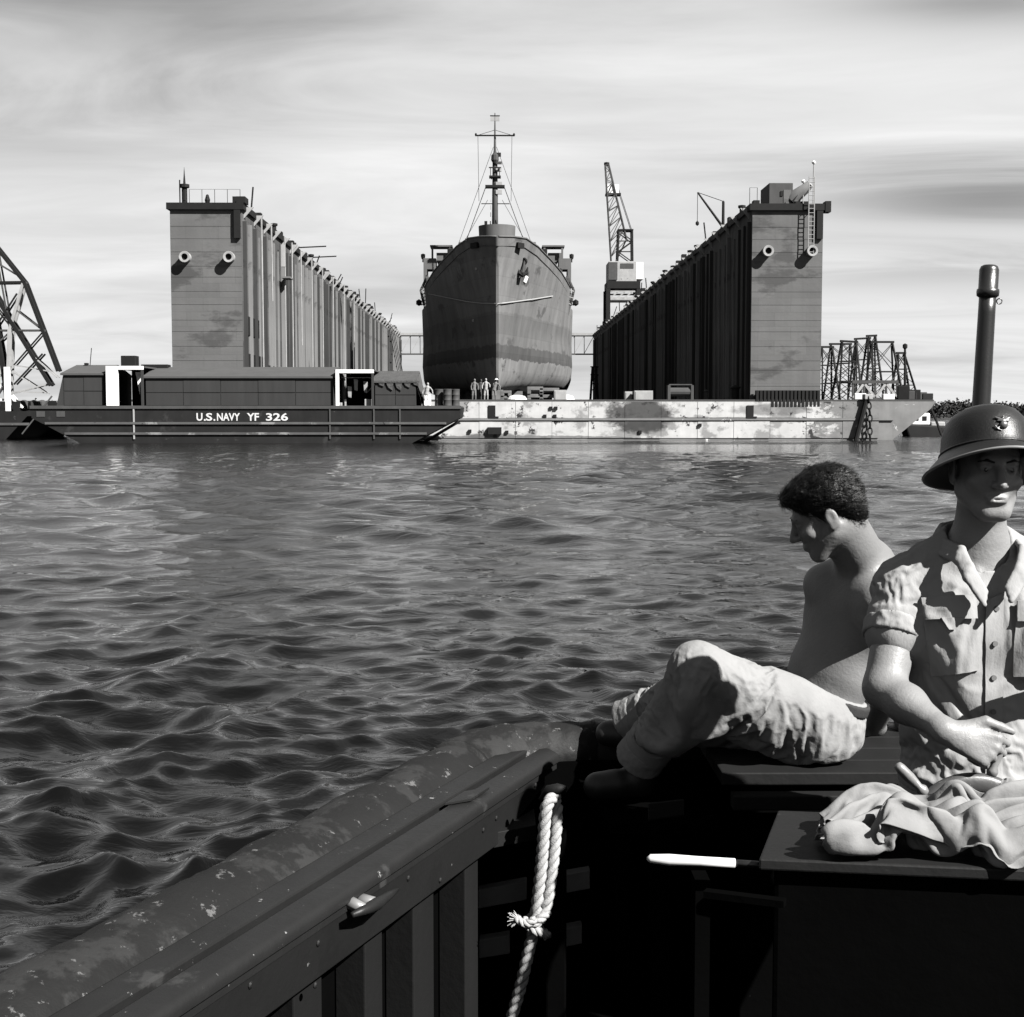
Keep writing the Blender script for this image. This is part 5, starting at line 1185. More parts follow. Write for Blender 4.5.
for i in range(4):      # planks of the stern deck
    y0 = 3.60 + i*0.135; xr_ = [2.42, 2.30, 2.12, 1.9][i]
    slab([(0.60,y0),(xr_,y0),(xr_,y0+0.130),(0.60,y0+0.130)], SD-0.035, SD, 'deck_plank', 'deckp')
slab([(0.62,3.535),(2.3,3.535),(2.3,3.585),(0.62,3.585)], SD-0.085, SD-0.045, 'deck_nosing', 'deckp')
slab([(0.66,3.64),(2.3,3.64),(2.3,3.68),(0.66,3.68)], 0.385, SD-0.037, 'deck_riser', 'inner')
slab([(0.30,3.62),(0.595,3.62),(0.595,4.07),(0.24,4.07)], 1.015, 1.050, 'corner_step', 'inner')
slab([(0.32,3.66),(0.36,3.66),(0.36,3.70),(0.32,3.70)], 0.385, 1.014, 'step_leg', 'inner')
u = W(648, 806, 3.45); MB().hexa([W(648,821,3.45),W(684,816,3.45),W(684,816,3.53),W(648,821,3.53),W(648,803,3.45),W(684,799,3.45),W(684,799,3.53),W(648,803,3.53)]).build('thwart_end', M_['deckp'], launch, bevel=0.004)
MB().box(u.x+0.01, u.x+0.06, 3.46, 3.52, 0.385, u.z-0.04).build('thwart_leg', M_['inner'], launch)
# engine casing with its lid
z_b = 1.350
bl0, bl1 = (0.470, 2.412), (0.566, 2.712); br0, br1 = (1.62, 2.245), (1.72, 2.55)
slab([bl0, br0, br1, bl1], z_b-0.022, z_b, 'casing_lid', 'lid', 0.004)
slab([(0.50,2.43),(1.60,2.27),(1.69,2.53),(0.59,2.695)], 0.385, z_b-0.024, 'engine_casing', 'inner', 0.01)
for (px0, py0, px1, py1) in ((705,893,785,903),):
    a, b = W(px0,py0,2.36), W(px1,py1,2.30); MB().beam(a, b, 0.02, 0.012).build('casing_strip', M_['inner'], launch)
a = W(697, 872, 2.55); MB().box(a.x-0.01, a.x+0.018, 2.50, 2.56, 0.385, a.z).build('lever_stand', M_['inner'], launch)
h0, h1, h2 = W(647,858.5,2.46), W(735,863,2.46), W(768,866,2.46)
lv = MB().tube([h1, h2+Vector((0.02,0,0))], 0.007, 8).build('throttle_lever', M_['gun'], launch, True)
MB().tube([h0, h0+Vector((0.006,0,0)), h0.lerp(h1,0.25), h0.lerp(h1,0.6), h1], [0.003,0.008,0.0105,0.009,0.0085], 12).build('lever_grip', M_['lever'], lv, True)
# steering wheel behind the casing
WC = W(972, 840, 2.795); WR = 0.143
wheel = MB()
ringp = [WC + Vector((math.cos(2*math.pi*i/48)*(WR-0.019), 0.0, math.sin(2*math.pi*i/48)*(WR-0.019))) for i in range(49)]
n_ = 12; v = []; f = []
for i in range(48):
    a = 2*math.pi*i/48; rd = Vector((math.cos(a), 0, math.sin(a)))
    for k in range(n_):
        b = 2*math.pi*k/n_; cx_, cy_ = math.cos(b), math.sin(b)
        cx_ = math.copysign(abs(cx_)**0.7, cx_); cy_ = math.copysign(abs(cy_)**0.7, cy_)
        v.append(WC + rd*(WR-0.021+0.021*cx_) + Vector((0,0.016*cy_,0)))
for i in range(48):
    for k in range(n_): f.append((i*n_+k, i*n_+(k+1) % n_, ((i+1) % 48)*n_+(k+1) % n_, ((i+1) % 48)*n_+k))
rim = MB().poly(v, f).build('wheel_rim', M_['wheel'], launch, True)
MB().tube([WC+Vector((0,-0.03,0)), WC+Vector((0,0.03,0))], [0.034,0.040], 16).build('wheel_hub', M_['brass'], launch, True)
for i in range(6):
    a = R(15+60*i); rd = Vector((math.cos(a), 0, math.sin(a)))
    MB().tube([WC+rd*0.03, WC+rd*(WR-0.03)], [0.012,0.010], 8).build('wheel_spoke', M_['wheel'], launch, True)
    MB().tube([WC+rd*(WR-0.004), WC+rd*(WR+0.006), WC+rd*(WR+0.010), WC+rd*(WR+0.018), WC+rd*(WR+0.045), WC+rd*(WR+0.072), WC+rd*(WR+0.082), WC+rd*(WR+0.085)], [0.009,0.012,0.012,0.008,0.0115,0.011,0.009,0.003], 12).build('wheel_handle', M_['knob'], launch, True)
MB().beam(WC+Vector((0,0.05,-0.9)), WC+Vector((0,0.05,0.03)), 0.07).build('wheel_post', M_['inner'], launch)

# ------------------------------------------------------------ mooring rope hanging at the corner
rope = thing('mooring_rope', 'thick pale twisted rope, doubled and knotted, hanging from a cleat', 'rope', (0.06, 3.8, 0.40))
def strands(path, r, twist=0.085, name='rope_length', par=rope):
    P = [Vector(p) for p in path]; out = []
    # resample
    L_ = [0]
    for a, b in zip(P, P[1:]): L_.append(L_[-1]+(b-a).length)
    m = max(8, int(L_[-1]/0.009)); pts = []
    for i in range(m+1):
        d = L_[-1]*i/m; k = 0
        while k < len(P)-2 and d > L_[k+1]: k += 1
        pts.append(P[k].lerp(P[k+1], (d-L_[k])/max(L_[k+1]-L_[k], 1e-6)))
    for _ in range(6): pts = [pts[0]] + [(pts[i-1]+pts[i]*2+pts[i+1])/4 for i in range(1, m)] + [pts[-1]]
    mb = MB()
    for sft in range(3):
        q = []; nx = None
        for i, p in enumerate(pts):
            t = (pts[min(i+1,m)]-pts[max(i-1,0)]).normalized()
            if nx is None: nx = t.cross(Vector((0,1,0.2))).normalized()
            nx = (nx - t*nx.dot(t)).normalized(); ny = t.cross(nx); a = 2*math.pi*(L_[-1]*i/m/twist + sft/3)
            q.append(p + (nx*math.cos(a)+ny*math.sin(a))*r*0.52)
        mb.tube(q, r*0.56, 8)
    return mb.build(name, M_['rope'], par, True)
Yr = 3.56
kn = W(535, 922, Yr)
strands([W(556,797,Yr+0.03), W(549,799,Yr), W(546,806,Yr), W(544,830,Yr), W(541,870,Yr), W(537,905,Yr), kn], 0.0165)
strands([W(556,799,Yr+0.05), W(557,806,Yr+0.03), W(556,830,Yr+0.02), W(552,870,Yr+0.01), W(547,905,Yr), kn+Vector((0.01,0,0))], 0.0165)
end = W(500, 1062, Yr)
strands([kn+Vector((0.005,-0.005,0.01)), W(530,945,Yr), W(521,985,Yr), W(511,1020,Yr), end, Vector((end.x-0.02,Yr-0.02,0.43)), Vector((end.x-0.08,Yr-0.08,0.404)), Vector((end.x-0.25,Yr-0.12,0.402))], 0.0165)
# knot: two crossing turns and a frayed whipping
def ringpath(c, rx, rz, tilt, m=18, ry=0.02):
    return [c + Vector((rx*math.cos(2*math.pi*i/m), -ry*math.sin(2*math.pi*i/m), rz*math.cos(2*math.pi*i/m)*tilt + 0.006*math.sin(4*math.pi*i/m))) for i in range(m+1)]
strands(ringpath(kn+Vector((0.004,0,0.010)), 0.030, 0.03, 0.5, ry=0.026), 0.0125, 0.06, 'rope_turn')
strands(ringpath(kn+Vector((0.002,0,-0.016)), 0.031, 0.03, -0.7, ry=0.026), 0.0125, 0.06, 'rope_turn')
strands([kn+Vector((0.0,-0.028,0.02)), kn+Vector((-0.022,-0.034,0.0)), kn+Vector((-0.040,-0.028,0.010)), kn+Vector((-0.052,-0.024,0.022))], 0.011, 0.05, 'rope_end')
g = random.Random(3); mb = MB()
for i in range(34):
    c = kn + Vector((-0.044,-0.026,0.014)) ; d = Vector((-0.018+g.uniform(-.010,.008), g.uniform(-.010,.010), 0.010+g.uniform(-.022,.016)))
    mb.tube([c, c+d*0.6, c+d*1.1+Vector((0,0,-0.004))], [0.0022,0.002,0.001], 4)
for i in range(16):
    c = kn + Vector((0.022,-0.02,-0.018)); d = Vector((0.006+g.uniform(-.012,.008), g.uniform(-.010,.010), -0.014+g.uniform(-.012,.016)))
    mb.tube([c, c+d*0.6, c+d], [0.0024,0.002,0.001], 4)
stuff(mb.build('frayed_fibres', M_['rope'], rope))
cl = MB().tube([W(541,800,Yr+0.04), W(549,790,Yr+0.03), W(558,789,Yr+0.02), W(567,788,Yr+0.015)], [0.008,0.014,0.015,0.006], 10).build('rope_cleat', M_['deckp'], launch, True)
pq = W(556,794,Yr+0.06); MB().box(pq.x-0.028, pq.x+0.028, Yr+0.035, Yr+0.09, 0.385, pq.z+0.006).build('samson_post', M_['inner'], launch, bevel=0.006)

# ------------------------------------------------------------ capped tube standing behind the helmeted man
Yg = 4.05
g0 = W(989.5, 265, Yg); g1 = W(981, 408, Yg); dr = (g1-g0)/(g0.z-g1.z)
zbase = SD - 0.55
G = lambda z: g0 + dr*(g0.z-z)
gunp = thing('capped_barrel', 'dark upright metal barrel with thick cap behind the helmeted man', 'barrel', (G(0.385).x, Yg, 0.385))
zt = g0.z
MB().tube([G(0.386), G(1.6), G(zt-0.14), G(zt-0.08)], [0.034,0.030,0.0245,0.0245], 20).build('barrel', M_['gun'], gunp, True)
MB().tube([G(zt-0.095), G(zt-0.090), G(zt-0.078), G(zt-0.071), G(zt-0.069), G(zt-0.014), G(zt-0.004), G(zt)], [0.0245,0.0315,0.0325,0.0315,0.028,0.028,0.024,0.017], 24).build('muzzle_cap', M_['gun'], gunp, True)
c = G(zt-0.106) + Vector((0.034,-0.004,0))
MB().tube([c + Vector((0.008*math.cos(a*math.pi/6), 0, 0.008*math.sin(a*math.pi/6))) for a in range(13)], 0.0018, 6).build('ring', M_['gun'], gunp, True)
MB().tube([G(0.386), G(0.42)], [0.07,0.05], 16).build('base_flange', M_['gun'], gunp)
# ------------------------------------------------------------ people
def tup(v): return np.array((v[0], v[1], v[2]), float)
def ridge(P): return 1 - np.abs(2*fbm(P, 3) - 1)
def patch(bvh, q, nu, nv, off, thick, name, mat, parent, edge=None):
    """cloth piece laid on a surface: q = four pixels (tl, tr, br, bl) seen from the camera position"""
    q = [Vector(p) for p in q]; top = []; ok = True
    for j in range(nv+1):
        for i in range(nu+1):
            u, v = i/nu, j/nv; p = q[0]*(1-u)*(1-v) + q[1]*u*(1-v) + q[2]*u*v + q[3]*(1-u)*v
            d = (W(p.x, p.y, 3.0) - CAM).normalized(); h = bvh.ray_cast(CAM, d)
            if h[0] is None: h = (CAM + d*3.0, Vector((0,-1,0)))
            e = (edge(u, v) if edge else 0.0); top.append((h[0] + h[1]*0 + Vector((0,-1,0))*(off+e), h[0]))
    # even out the relief
    n = (nu+1)*(nv+1); A = [t[0] for t in top]
    for _ in range(2):
        Bn = list(A)
        for j in range(nv+1):
            for i in range(nu+1):
                nb = [A[(j+b)*(nu+1)+i+a] for a, b in ((1,0),(-1,0),(0,1),(0,-1)) if 0 <= i+a <= nu and 0 <= j+b <= nv]
                c = Bn[j*(nu+1)+i].copy(); c.y = 0.5*c.y + 0.5*sum(x.y for x in nb)/len(nb); Bn[j*(nu+1)+i] = c
        A = Bn
    v = A + [p + Vector((0, thick, 0)) for p in A]; f = []
    id_ = lambda i, j: j*(nu+1)+i
    for j in range(nv):
        for i in range(nu):
            f.append((id_(i,j), id_(i,j+1), id_(i+1,j+1), id_(i+1,j))); f.append((n+id_(i,j), n+id_(i+1,j), n+id_(i+1,j+1), n+id_(i,j+1)))
    for i in range(nu): f += [(id_(i,0), id_(i+1,0), n+id_(i+1,0), n+id_(i,0)), (id_(i,nv), n+id_(i,nv), n+id_(i+1,nv), id_(i+1,nv))]
    for j in range(nv): f += [(id_(0,j), n+id_(0,j), n+id_(0,j+1), id_(0,j+1)), (id_(nu,j), id_(nu,j+1), n+id_(nu,j+1), n+id_(nu,j))]
    return MB().poly(v, f).build(name, mat, parent, autos=50)

def settle(items, frames):
    """let sewn cloth settle over the limbs under it: items = (object, collider V, Q, pinned-vertex mask, growth)"""
    tmp = []
    for ob, CV, CQ, pin, grow in items:
        if CV is not None:
            co = link('tmp_collider', fast_mesh('tmp_collider', CV, CQ), None); co.modifiers.new('c', 'COLLISION')
            co.collision.thickness_outer = 0.003; co.collision.cloth_friction = 12; tmp.append(co)
        vg = ob.vertex_groups.new(name='pin'); vg.add([int(i) for i in np.nonzero(pin)[0]], 1.0, 'REPLACE')
        m = ob.modifiers.new('Cloth', 'CLOTH'); st_ = m.settings; st_.quality = 5; st_.mass = 0.15; st_.vertex_group_mass = 'pin'; st_.pin_stiffness = 1.0
        st_.tension_stiffness = 25; st_.compression_stiffness = 25; st_.shear_stiffness = 10; st_.bending_stiffness = 0.35; st_.air_damping = 1.5; st_.shrink_min = -grow
        cs = m.collision_settings; cs.collision_quality = 2; cs.distance_min = 0.003; cs.use_self_collision = False
        m.point_cache.frame_start = 1; m.point_cache.frame_end = frames+2
    for f in range(1, frames+1): sc.frame_set(f)
    dg = bpy.context.evaluated_depsgraph_get(); out = []
    for ob, *_ in items:
        me = bpy.data.meshes.new_from_object(ob.evaluated_get(dg)); me.name = ob.name; ob.modifiers.clear(); ob.vertex_groups.clear(); ob.data = me
        me.polygons.foreach_set('use_smooth', [True]*len(me.polygons))
        V = np.empty(len(me.vertices)*3, np.float32); me.vertices.foreach_get('co', V); V = V.reshape(-1, 3) + np.array(root_loc(ob.parent)); out.append(V)
        m = ob.modifiers.new('smooth', 'SUBSURF'); m.levels = 1; m.render_levels = 1
    for c in tmp: bpy.data.objects.remove(c)
    sc.frame_set(1); return out
def boot(parent, heel, toe, up_to, mat='leather'):
    s = Sdf(np.minimum.reduce([tup(heel),tup(toe),tup(up_to)])-0.09, np.maximum.reduce([tup(heel),tup(toe),tup(up_to)])+0.09, 0.006)
    h, t = tup(heel), tup(toe); s.cone(h, t, 0.038, 0.036, 0.02); s.cone(h+(t-h)*0.6, t, 0.042, 0.034, 0.02); s.cone(h+np.array((0,0,0.02)), tup(up_to), 0.042, 0.046, 0.03)
    zmin = min(h[2], t[2]) - 0.036; s.half((0,0,zmin), (0,0,-1)); sculpt(s, 'boot', M_[mat], parent)

# ---- helmeted man standing at the wheel
mar = thing('person', 'helmeted man in open khaki shirt standing with one hand on the wheel', 'person', (1.08, 3.02, 0.386))
Fh = frame((-0.03, -0.999, -0.02), (0.02, 0.02, 1.0)); HO = tup(W(987, 467.5, 2.985)); 
NB = (1.075, 3.045, 1.800)
RSh, RE, RW_ = tup(W(905, 590, 3.06)), tup(W(884, 688, 2.955)), tup(W(945, 731, 2.80))
s = Sdf((0.74,2.60,1.22), (1.47,3.30,2.20), 0.0032)
hh = add_head(s, HO, Fh, 0.90, NB)
s.cone((1.075,3.04,1.86), NB, .056, .070, .03)
for x in (-1, 1):                                                  # trapezius, clavicle, chest
    s.cone((1.08+x*.03,3.05,1.83), (1.085+x*.16,3.06,1.765), .05, .052, .03); s.cone((1.08+x*.03,2.985,1.795), (1.085+x*.14,3.01,1.785), .014, .014, .02)
s.ell((1.085,3.05,1.65), (.158,.098,.17), .04); s.ell((1.085,3.05,1.45), (.138,.092,.19), .05); s.ell((1.085,3.05,1.31), (.145,.098,.09), .05)
for x in (-1, 1): s.ell((1.085+x*.07,2.985,1.705), (.075,.045,.06), .03)
s.cone(RSh, RE, .050, .040, .02); s.cone(RSh*0.45+RE*0.55, RE, .043, .038, .02)
s.cone(RE, RE*0.62+RW_*0.38, .041, .0425, .02); s.cone(RE*0.62+RW_*0.38, RW_, .0425, .027, .02, ((0.3,0.2,1),1.12))
add_hand(s, RW_+np.array((.012,-.008,-.004)), (0.84,-0.22,-0.34), (-0.22,-0.92,0.34), (0.1,0.2,1), ((52,80,45),(60,82,48),(66,84,48),(70,82,45)), 0.03, 0.95, ((0.62,0.55,0.10),(0.95,0.05,-0.12)), .027)
LSh, LE, LW_ = np.array((1.275,3.06,1.745)), np.array((1.375,3.08,1.50)), np.array((1.36,2.96,1.30))
s.cone(LSh, LE, .050, .040, .02); s.cone(LE, LW_, .042, .027, .02)
add_hand(s, LW_, (0,-0.2,-1), (1,0,0), (0,-1,0), (18,22,15), .03, 1.0)
sculpt(s, 'body', M_['skin'], mar)
for x in (-1, 1):
    ec = Vector(HO + Fh @ (np.array((x*.031,-.0772,-.001))*.90)); MB().lathe([(.001,-.0112),(.006,-.0095),(.0098,-.0055),(.0112,0),(.0098,.0055),(.006,.0095),(.001,.0112)], ec, 14).build('eye', M_['eyew'], mar, True)
    fw = Vector(Fh @ np.array((0,-1,0))); MB().tube([ec+fw*.0100, ec+fw*.0117], [.0055,.0045], 12).build('iris', M_['gun'], mar, True)
    b_ = [Vector(HO + Fh @ (np.array(p)*.90)) for p in ((x*.014,-.0965,.017),(x*.032,-.0955,.0225),(x*.050,-.084,.018))]; MB().tube(b_, [.0022,.0036,.0015], 7).build('eyebrow', M_['hair'], mar, True)
# cropped hair under the helmet
def mp_(x, y, z): return HO + Fh @ (np.array((x, y, z))*0.90)
s = Sdf(HO-.15, HO+.15, 0.003)
s.ell(mp_(0,.020,.046), np.array((.080,.099,.080))*.9, .01, Fh); s.ell(mp_(0,-.105,-.035), np.array((.10,.085,.11))*.9, .01, Fh, 's'); s.ell(mp_(0,-.02,-.125), np.array((.12,.115,.10))*.9, .01, Fh, 's')
sculpt(s, 'hair', M_['hair'], mar, None, 1)
# shirt
def shirt_sdf(h):
    s = Sdf((0.72,2.78,1.26), (1.48,3.32,1.92), h)
    s.ell((1.085,3.05,1.65), (.182,.122,.185), .05); s.ell((1.085,3.05,1.44), (.166,.116,.20), .06); s.ell((1.085,3.05,1.33), (.170,.118,.12), .05)
    for x in (-1, 1):
        s.cone((1.08+x*.05,3.055,1.835), (1.085+x*.175,3.06,1.765), .058, .064, .04)
        s.ell((1.085+x*.08,2.975,1.69), (.085,.062,.085), .05)
    s.cone(RSh+np.array((0,0,.005)), RSh*0.55+RE*0.45, .070, .068, .03); s.cone(LSh, LSh*0.55+LE*0.45, .070, .066, .03)
    s.cone((1.075,3.05,1.82), (1.075,3.06,1.86), .085, .072, .03)
    v0, v1, v2 = tup(W(1001,540,2.95)), tup(W(993,572,2.90)), tup(W(988,598,2.885))
    s.cone(v0, v1, .060, .034, .006, op='s'); s.cone(v1, v2, .034, .005, .006, op='s')
    s.cone((1.07,3.03,1.83), (1.07,3.04,1.96), .066, .066, .006, op='s')
    s.half((0,0,1.30), (0,0,-1)); return s
def shirt_disp(P, N):
    d1 = ridge(np.stack([P[:,0]*16+P[:,2]*9, P[:,1]*9, P[:,2]*7-P[:,0]*5], 1)); d2 = ridge(np.stack([P[:,0]*34, P[:,1]*12, P[:,2]*9+3], 1))
    low = smooth01(-P[:,2], -1.58, -1.42); g = np.exp(-((P[:,2]-1.765)/.03)**2)
    return 0.006*(d1-0.62)*(0.5+0.9*low) + 0.003*(d2-0.62)*(0.4+1.2*g)
sh, SV, SQ = sculpt(shirt_sdf(0.0080), 'shirt', M_['shirt'], mar, shirt_disp, 1)
cs_ = shirt_sdf(0.014); cs_.F = cs_.F + 0.014; CV, CQ = cs_.net()
neckd = np.linalg.norm((SV-np.array((1.075,3.04,1.83)))*np.array((1,1,0.8)), axis=1)
pin = (neckd < .125) | (SV[:,2] < 1.335) | (np.linalg.norm(SV-(RSh*0.5+RE*0.5), axis=1) < .085) | (np.linalg.norm(SV-(LSh*0.5+LE*0.5), axis=1) < .085)
SHIRT = (sh, CV, CQ, pin, 0.07)
# collar
s = Sdf((0.93,2.84,1.70), (1.23,3.22,1.94), 0.003)
cp = [W(985,592,2.885), W(970,566,2.915), W(962,549,2.955), Vector((0.990,3.045,1.868)), Vector((1.02,3.12,1.892)), Vector((1.075,3.145,1.90)), Vector((1.13,3.12,1.892)), Vector((1.158,3.045,1.868)), W(1022,548,2.945), W(1018,568,2.91), W(1007,588,2.885)]
for a, b in zip(cp, cp[1:]):
    s.cone(tup(a), tup(b), .0075, .0075, .006); c_ = np.array((1.075,3.05,1.84))
    o_ = lambda p: tup(p) + (tup(p)-c_)*np.array((.22,.10,0)) + np.array((0,-.004,-.024)); s.cone(o_(a), o_(b), .0065, .0065, .012)
    m_ = lambda p: (tup(p)+o_(p))/2; s.cone(m_(a), m_(b), .0065, .0065, .010)
sculpt(s, 'collar', M_['shirt'], sh, lambda P, N: 0.003*(fbm(P*40)-0.5))
# turned-up sleeve cuffs
for S_, E_, f0 in ((RSh, RE, .44), (LSh, LE, .44)):
    c = S_*(1-f0)+E_*f0; ax = (E_-S_)/np.linalg.norm(E_-S_); s = Sdf(c-.12, c+.12, 0.0035)
    s.cone(c-ax*.018, c+ax*.016, .074, .071, .01); s.half(c+ax*.018, ax); s.half(c-ax*.02, -ax); s.cone(c+ax*.005, c+ax*.08, .058, .056, .004, op='s')
    sculpt(s, 'sleeve_cuff', M_['shirt'], sh, lambda P, N: 0.010*(ridge(P*np.array((30,30,14)))-0.62))
# trousers, belt and boots (mostly hidden behind the casing)
s = Sdf((0.85,2.86,0.42), (1.32,3.24,1.40), 0.009)
s.ell((1.085,3.05,1.29), (.168,.116,.11), .04)
for x in (-1, 1): s.chain([(1.085+x*.085,3.05,1.24), (1.085+x*.10,3.03,.88), (1.085+x*.105,3.05,.47)], [.098,.082,.070], .03)
s.half((0,0,1.372), (0,0,1)); s.half((0,0,.455), (0,0,-1))
sculpt(s, 'trousers', M_['pants'], mar, lambda P, N: 0.012*(ridge(P*np.array((12,12,7)))-0.6))
for x in (-1, 1): boot(mar, (1.085+x*.105,3.07,.424), (1.085+x*.12,2.90,.422), (1.085+x*.105,3.05,.50))
# fibre helmet
HM = np.eye(4); hm = MB(); n = 56; tl = R(18)
prof = [(.004,.128),(.030,.127),(.058,.121),(.080,.108),(.096,.086),(.105,.056),(.1085,.026),(.110,.010),(.113,.002),(.122,-.008),(.137,-.022),(.150,-.036),(.153,-.040),(.1525,-.043),(.149,-.0415),(.136,-.029),(.120,-.016),(.104,-.010),(.098,.006)]
v = []; f = []
for r_, z_ in prof:
    for k in range(n):
        a = 2*math.pi*k/n; c_, s_ = math.cos(a), math.sin(a)
        br_f = max(0, (r_-.11)/.043); ex = 1.0 + 0.10*br_f*(abs(s_)**2)
        v.append((r_*c_*0.86, r_*s_*1.12*ex, (z_*0.83 if z_ > 0 else z_*0.75) - 0.010*br_f*(c_*c_)))
for i in range(len(prof)-1):
    for k in range(n): f.append((i*n+k, i*n+(k+1) % n, (i+1)*n+(k+1) % n, (i+1)*n+k))
f.append(tuple(range(n))[::-1])
hc = HO + Fh @ np.array((0, .010, .024))
Rt = Matrix.Translation(Vector(hc)) @ Matrix(Fh.tolist()).to_4x4() @ Matrix.Rotation(-tl, 4, 'X')
hel = MB().poly(v, f).xf(Rt).build('helmet', M_['helmet'], mar, autos=60)
pts = [Rt @ Vector((.1115*math.cos(2*math.pi*k/40)*.86, .1115*math.sin(2*math.pi*k/40)*1.12, .005)) for k in range(41)]
MB().tube(pts, 0.0028, 6, False).build('helmet_band', M_['helmet'], hel, True)
pts = [Rt @ Vector((.1525*math.cos(2*math.pi*k/56)*.86, .1525*math.sin(2*math.pi*k/56)*1.12*(1+.10*math.sin(2*math.pi*k/56)**2), -.0305-0.010*math.cos(2*math.pi*k/56)**2)) for k in range(57)]
MB().tube(pts, 0.0032, 6, False).build('brim_edge', surf('brim_highlight', 0.10, 0.4, 0.2, 30), hel, True)  # pale tube paints the highlight along the brim's rim
MB().lathe([(.012,.103),(.013,.107),(.009,.110),(.002,.111)], (0,0,0), 14).xf(Rt).build('helmet_vent', M_['helmet'], hel, True)
# badge on the front of the crown: globe on an anchor under a spread bird
e = lambda x, z, y=0: tup(Rt @ Vector((x, -float(np.interp(z-.012, [.0083,.0216,.0465,.0714,.0896,.1004],[.1232,.1215,.1176,.1075,.0896,.065])) - y*0.6, z-.012)))
s = Sdf(e(0,.052)-.034, e(0,.052)+.034, 0.0011)
s.ell(e(0,.048,.004), (.0085,.006,.0085), .002)
s.cone(e(-.014,.040,.002), e(.012,.061,.002), .0017, .0017, .001); s.cone(e(-.018,.047,.002), e(-.014,.040,.002), .0016, .0018, .001); s.cone(e(-.014,.040,.002), e(-.006,.036,.002), .0018, .0014, .001)
for x in (-1, 1): s.cone(e(0,.058,.004), e(x*.015,.066,.003), .0035, .0022, .002); s.cone(e(x*.004,.058,.004), e(x*.012,.058,.003), .003, .0015, .002)
s.cone(e(0,.058,.004), e(0,.067,.006), .003, .002, .002); s.ell(e(.001,.068,.008), (.0022,.003,.002), .001)
sculpt(s, 'badge', M_['emblem'], hel, None, 1)

# ---- bare-chested man sitting on the stern
sit = thing('person', 'bare-chested dark-haired man in pale rolled trousers sitting on the stern', 'person', (0.85, 3.8, SD))
ang = R(24); Fs = frame((-0.905, 0.16, -0.40), (-0.36, 0.05, 0.93)); SO = tup(W(824.5, 515, 3.69))
C7 = tup(W(868, 566, 3.79)); ChC, AbC, PeC = tup(W(852, 612, 3.81)), tup(W(830, 672, 3.81)), tup(W(812, 717, 3.81))
ta = (C7-PeC)/np.linalg.norm(C7-PeC); yv = np.array((0.62,-1,0)); yv -= ta*(yv@ta); yv /= np.linalg.norm(yv); fv = np.cross(yv, ta); Tm = np.stack([fv, yv, ta], 1)   # front-back, left, up the spine
LS, LE2, LWr = tup(W(882, 606, 3.665)), tup(W(896, 676, 3.86)), tup(W(874, 727, 4.03))
RS, RE2, RWr = tup(W(836, 594, 3.96)), tup(W(890, 655, 4.10)), tup(W(905, 722, 4.08))
s = Sdf((0.66,3.40,1.16), (1.30,4.28,2.08), 0.0036)
hs2 = add_head(s, SO, Fs, 0.90, C7 + np.array((-.012,-.02,-.005)))
s.cone(SO + Fs @ np.array((0,.03,-.05)), C7 + np.array((-.005,0,-.01)), .052, .066, .03); s.cone(SO + Fs @ np.array((0,.055,-.03)), C7, .040, .05, .03)
s.cone(SO + Fs @ np.array((-.035,.035,-.06)), C7 + ta*-.06 + fv*.07*np.sign(-1) , .012, .012, .02) if False else None
s.ell(ChC, (.098,.158,.165), .04, Tm); s.ell(ChC + ta*.05 , (.090,.165,.10), .04, Tm); s.ell(AbC, (.088,.138,.13), .05, Tm); s.ell(PeC, (.10,.155,.105), .05, Tm)
sg_ = 1 if (fv[0] < 0) else -1
for y in (-1, 1):
    s.ell(ChC + Tm @ np.array((sg_*.062, y*.072, .045)), (.042,.075,.058), .025, Tm)        # pectorals
    s.ell(ChC + Tm @ np.array((-sg_*.062, y*.085, .05)), (.035,.065,.09), .03, Tm)            # shoulder blades
s.cone(C7, LS, .060, .052, .04); s.cone(C7, RS, .060, .052, .04)
s.cone(C7 + fv*sg_*.055 - ta*.045 + yv*.02, LS + fv*sg_*.02, .014, .013, .02)                # collar bone
s.ell(LS, (.058,.056,.062), .03); s.ell(RS, (.058,.056,.062), .03)
for a, b, c in ((LS, LE2, LWr), (RS, RE2, RWr)):
    s.cone(a, b, .050, .039, .02); s.cone(a*.5+b*.5, b, .045, .038, .02); s.cone(b, b*.6+c*.4, .039, .041, .02); s.cone(b*.6+c*.4, c, .041, .027, .02)
add_hand(s, LWr + np.array((-.005,.01,-.012)), (-0.80,0.35,-0.28), (-0.15,0.1,1), (0.3,-1,0), (10,16,12), .06, 1.0, ((0.7,0.7,-0.1),(0.9,0.4,-0.1)))
add_hand(s, RWr + np.array((0,.01,-.02)), (0.2,0.5,-0.55), (0.2,-0.3,1), (-1,0,0), (10,16,12), .05, 1.0)
sculpt(s, 'body', M_['skin2'], sit, lambda P, N: 0.0015*(fbm(P*30)-0.5))
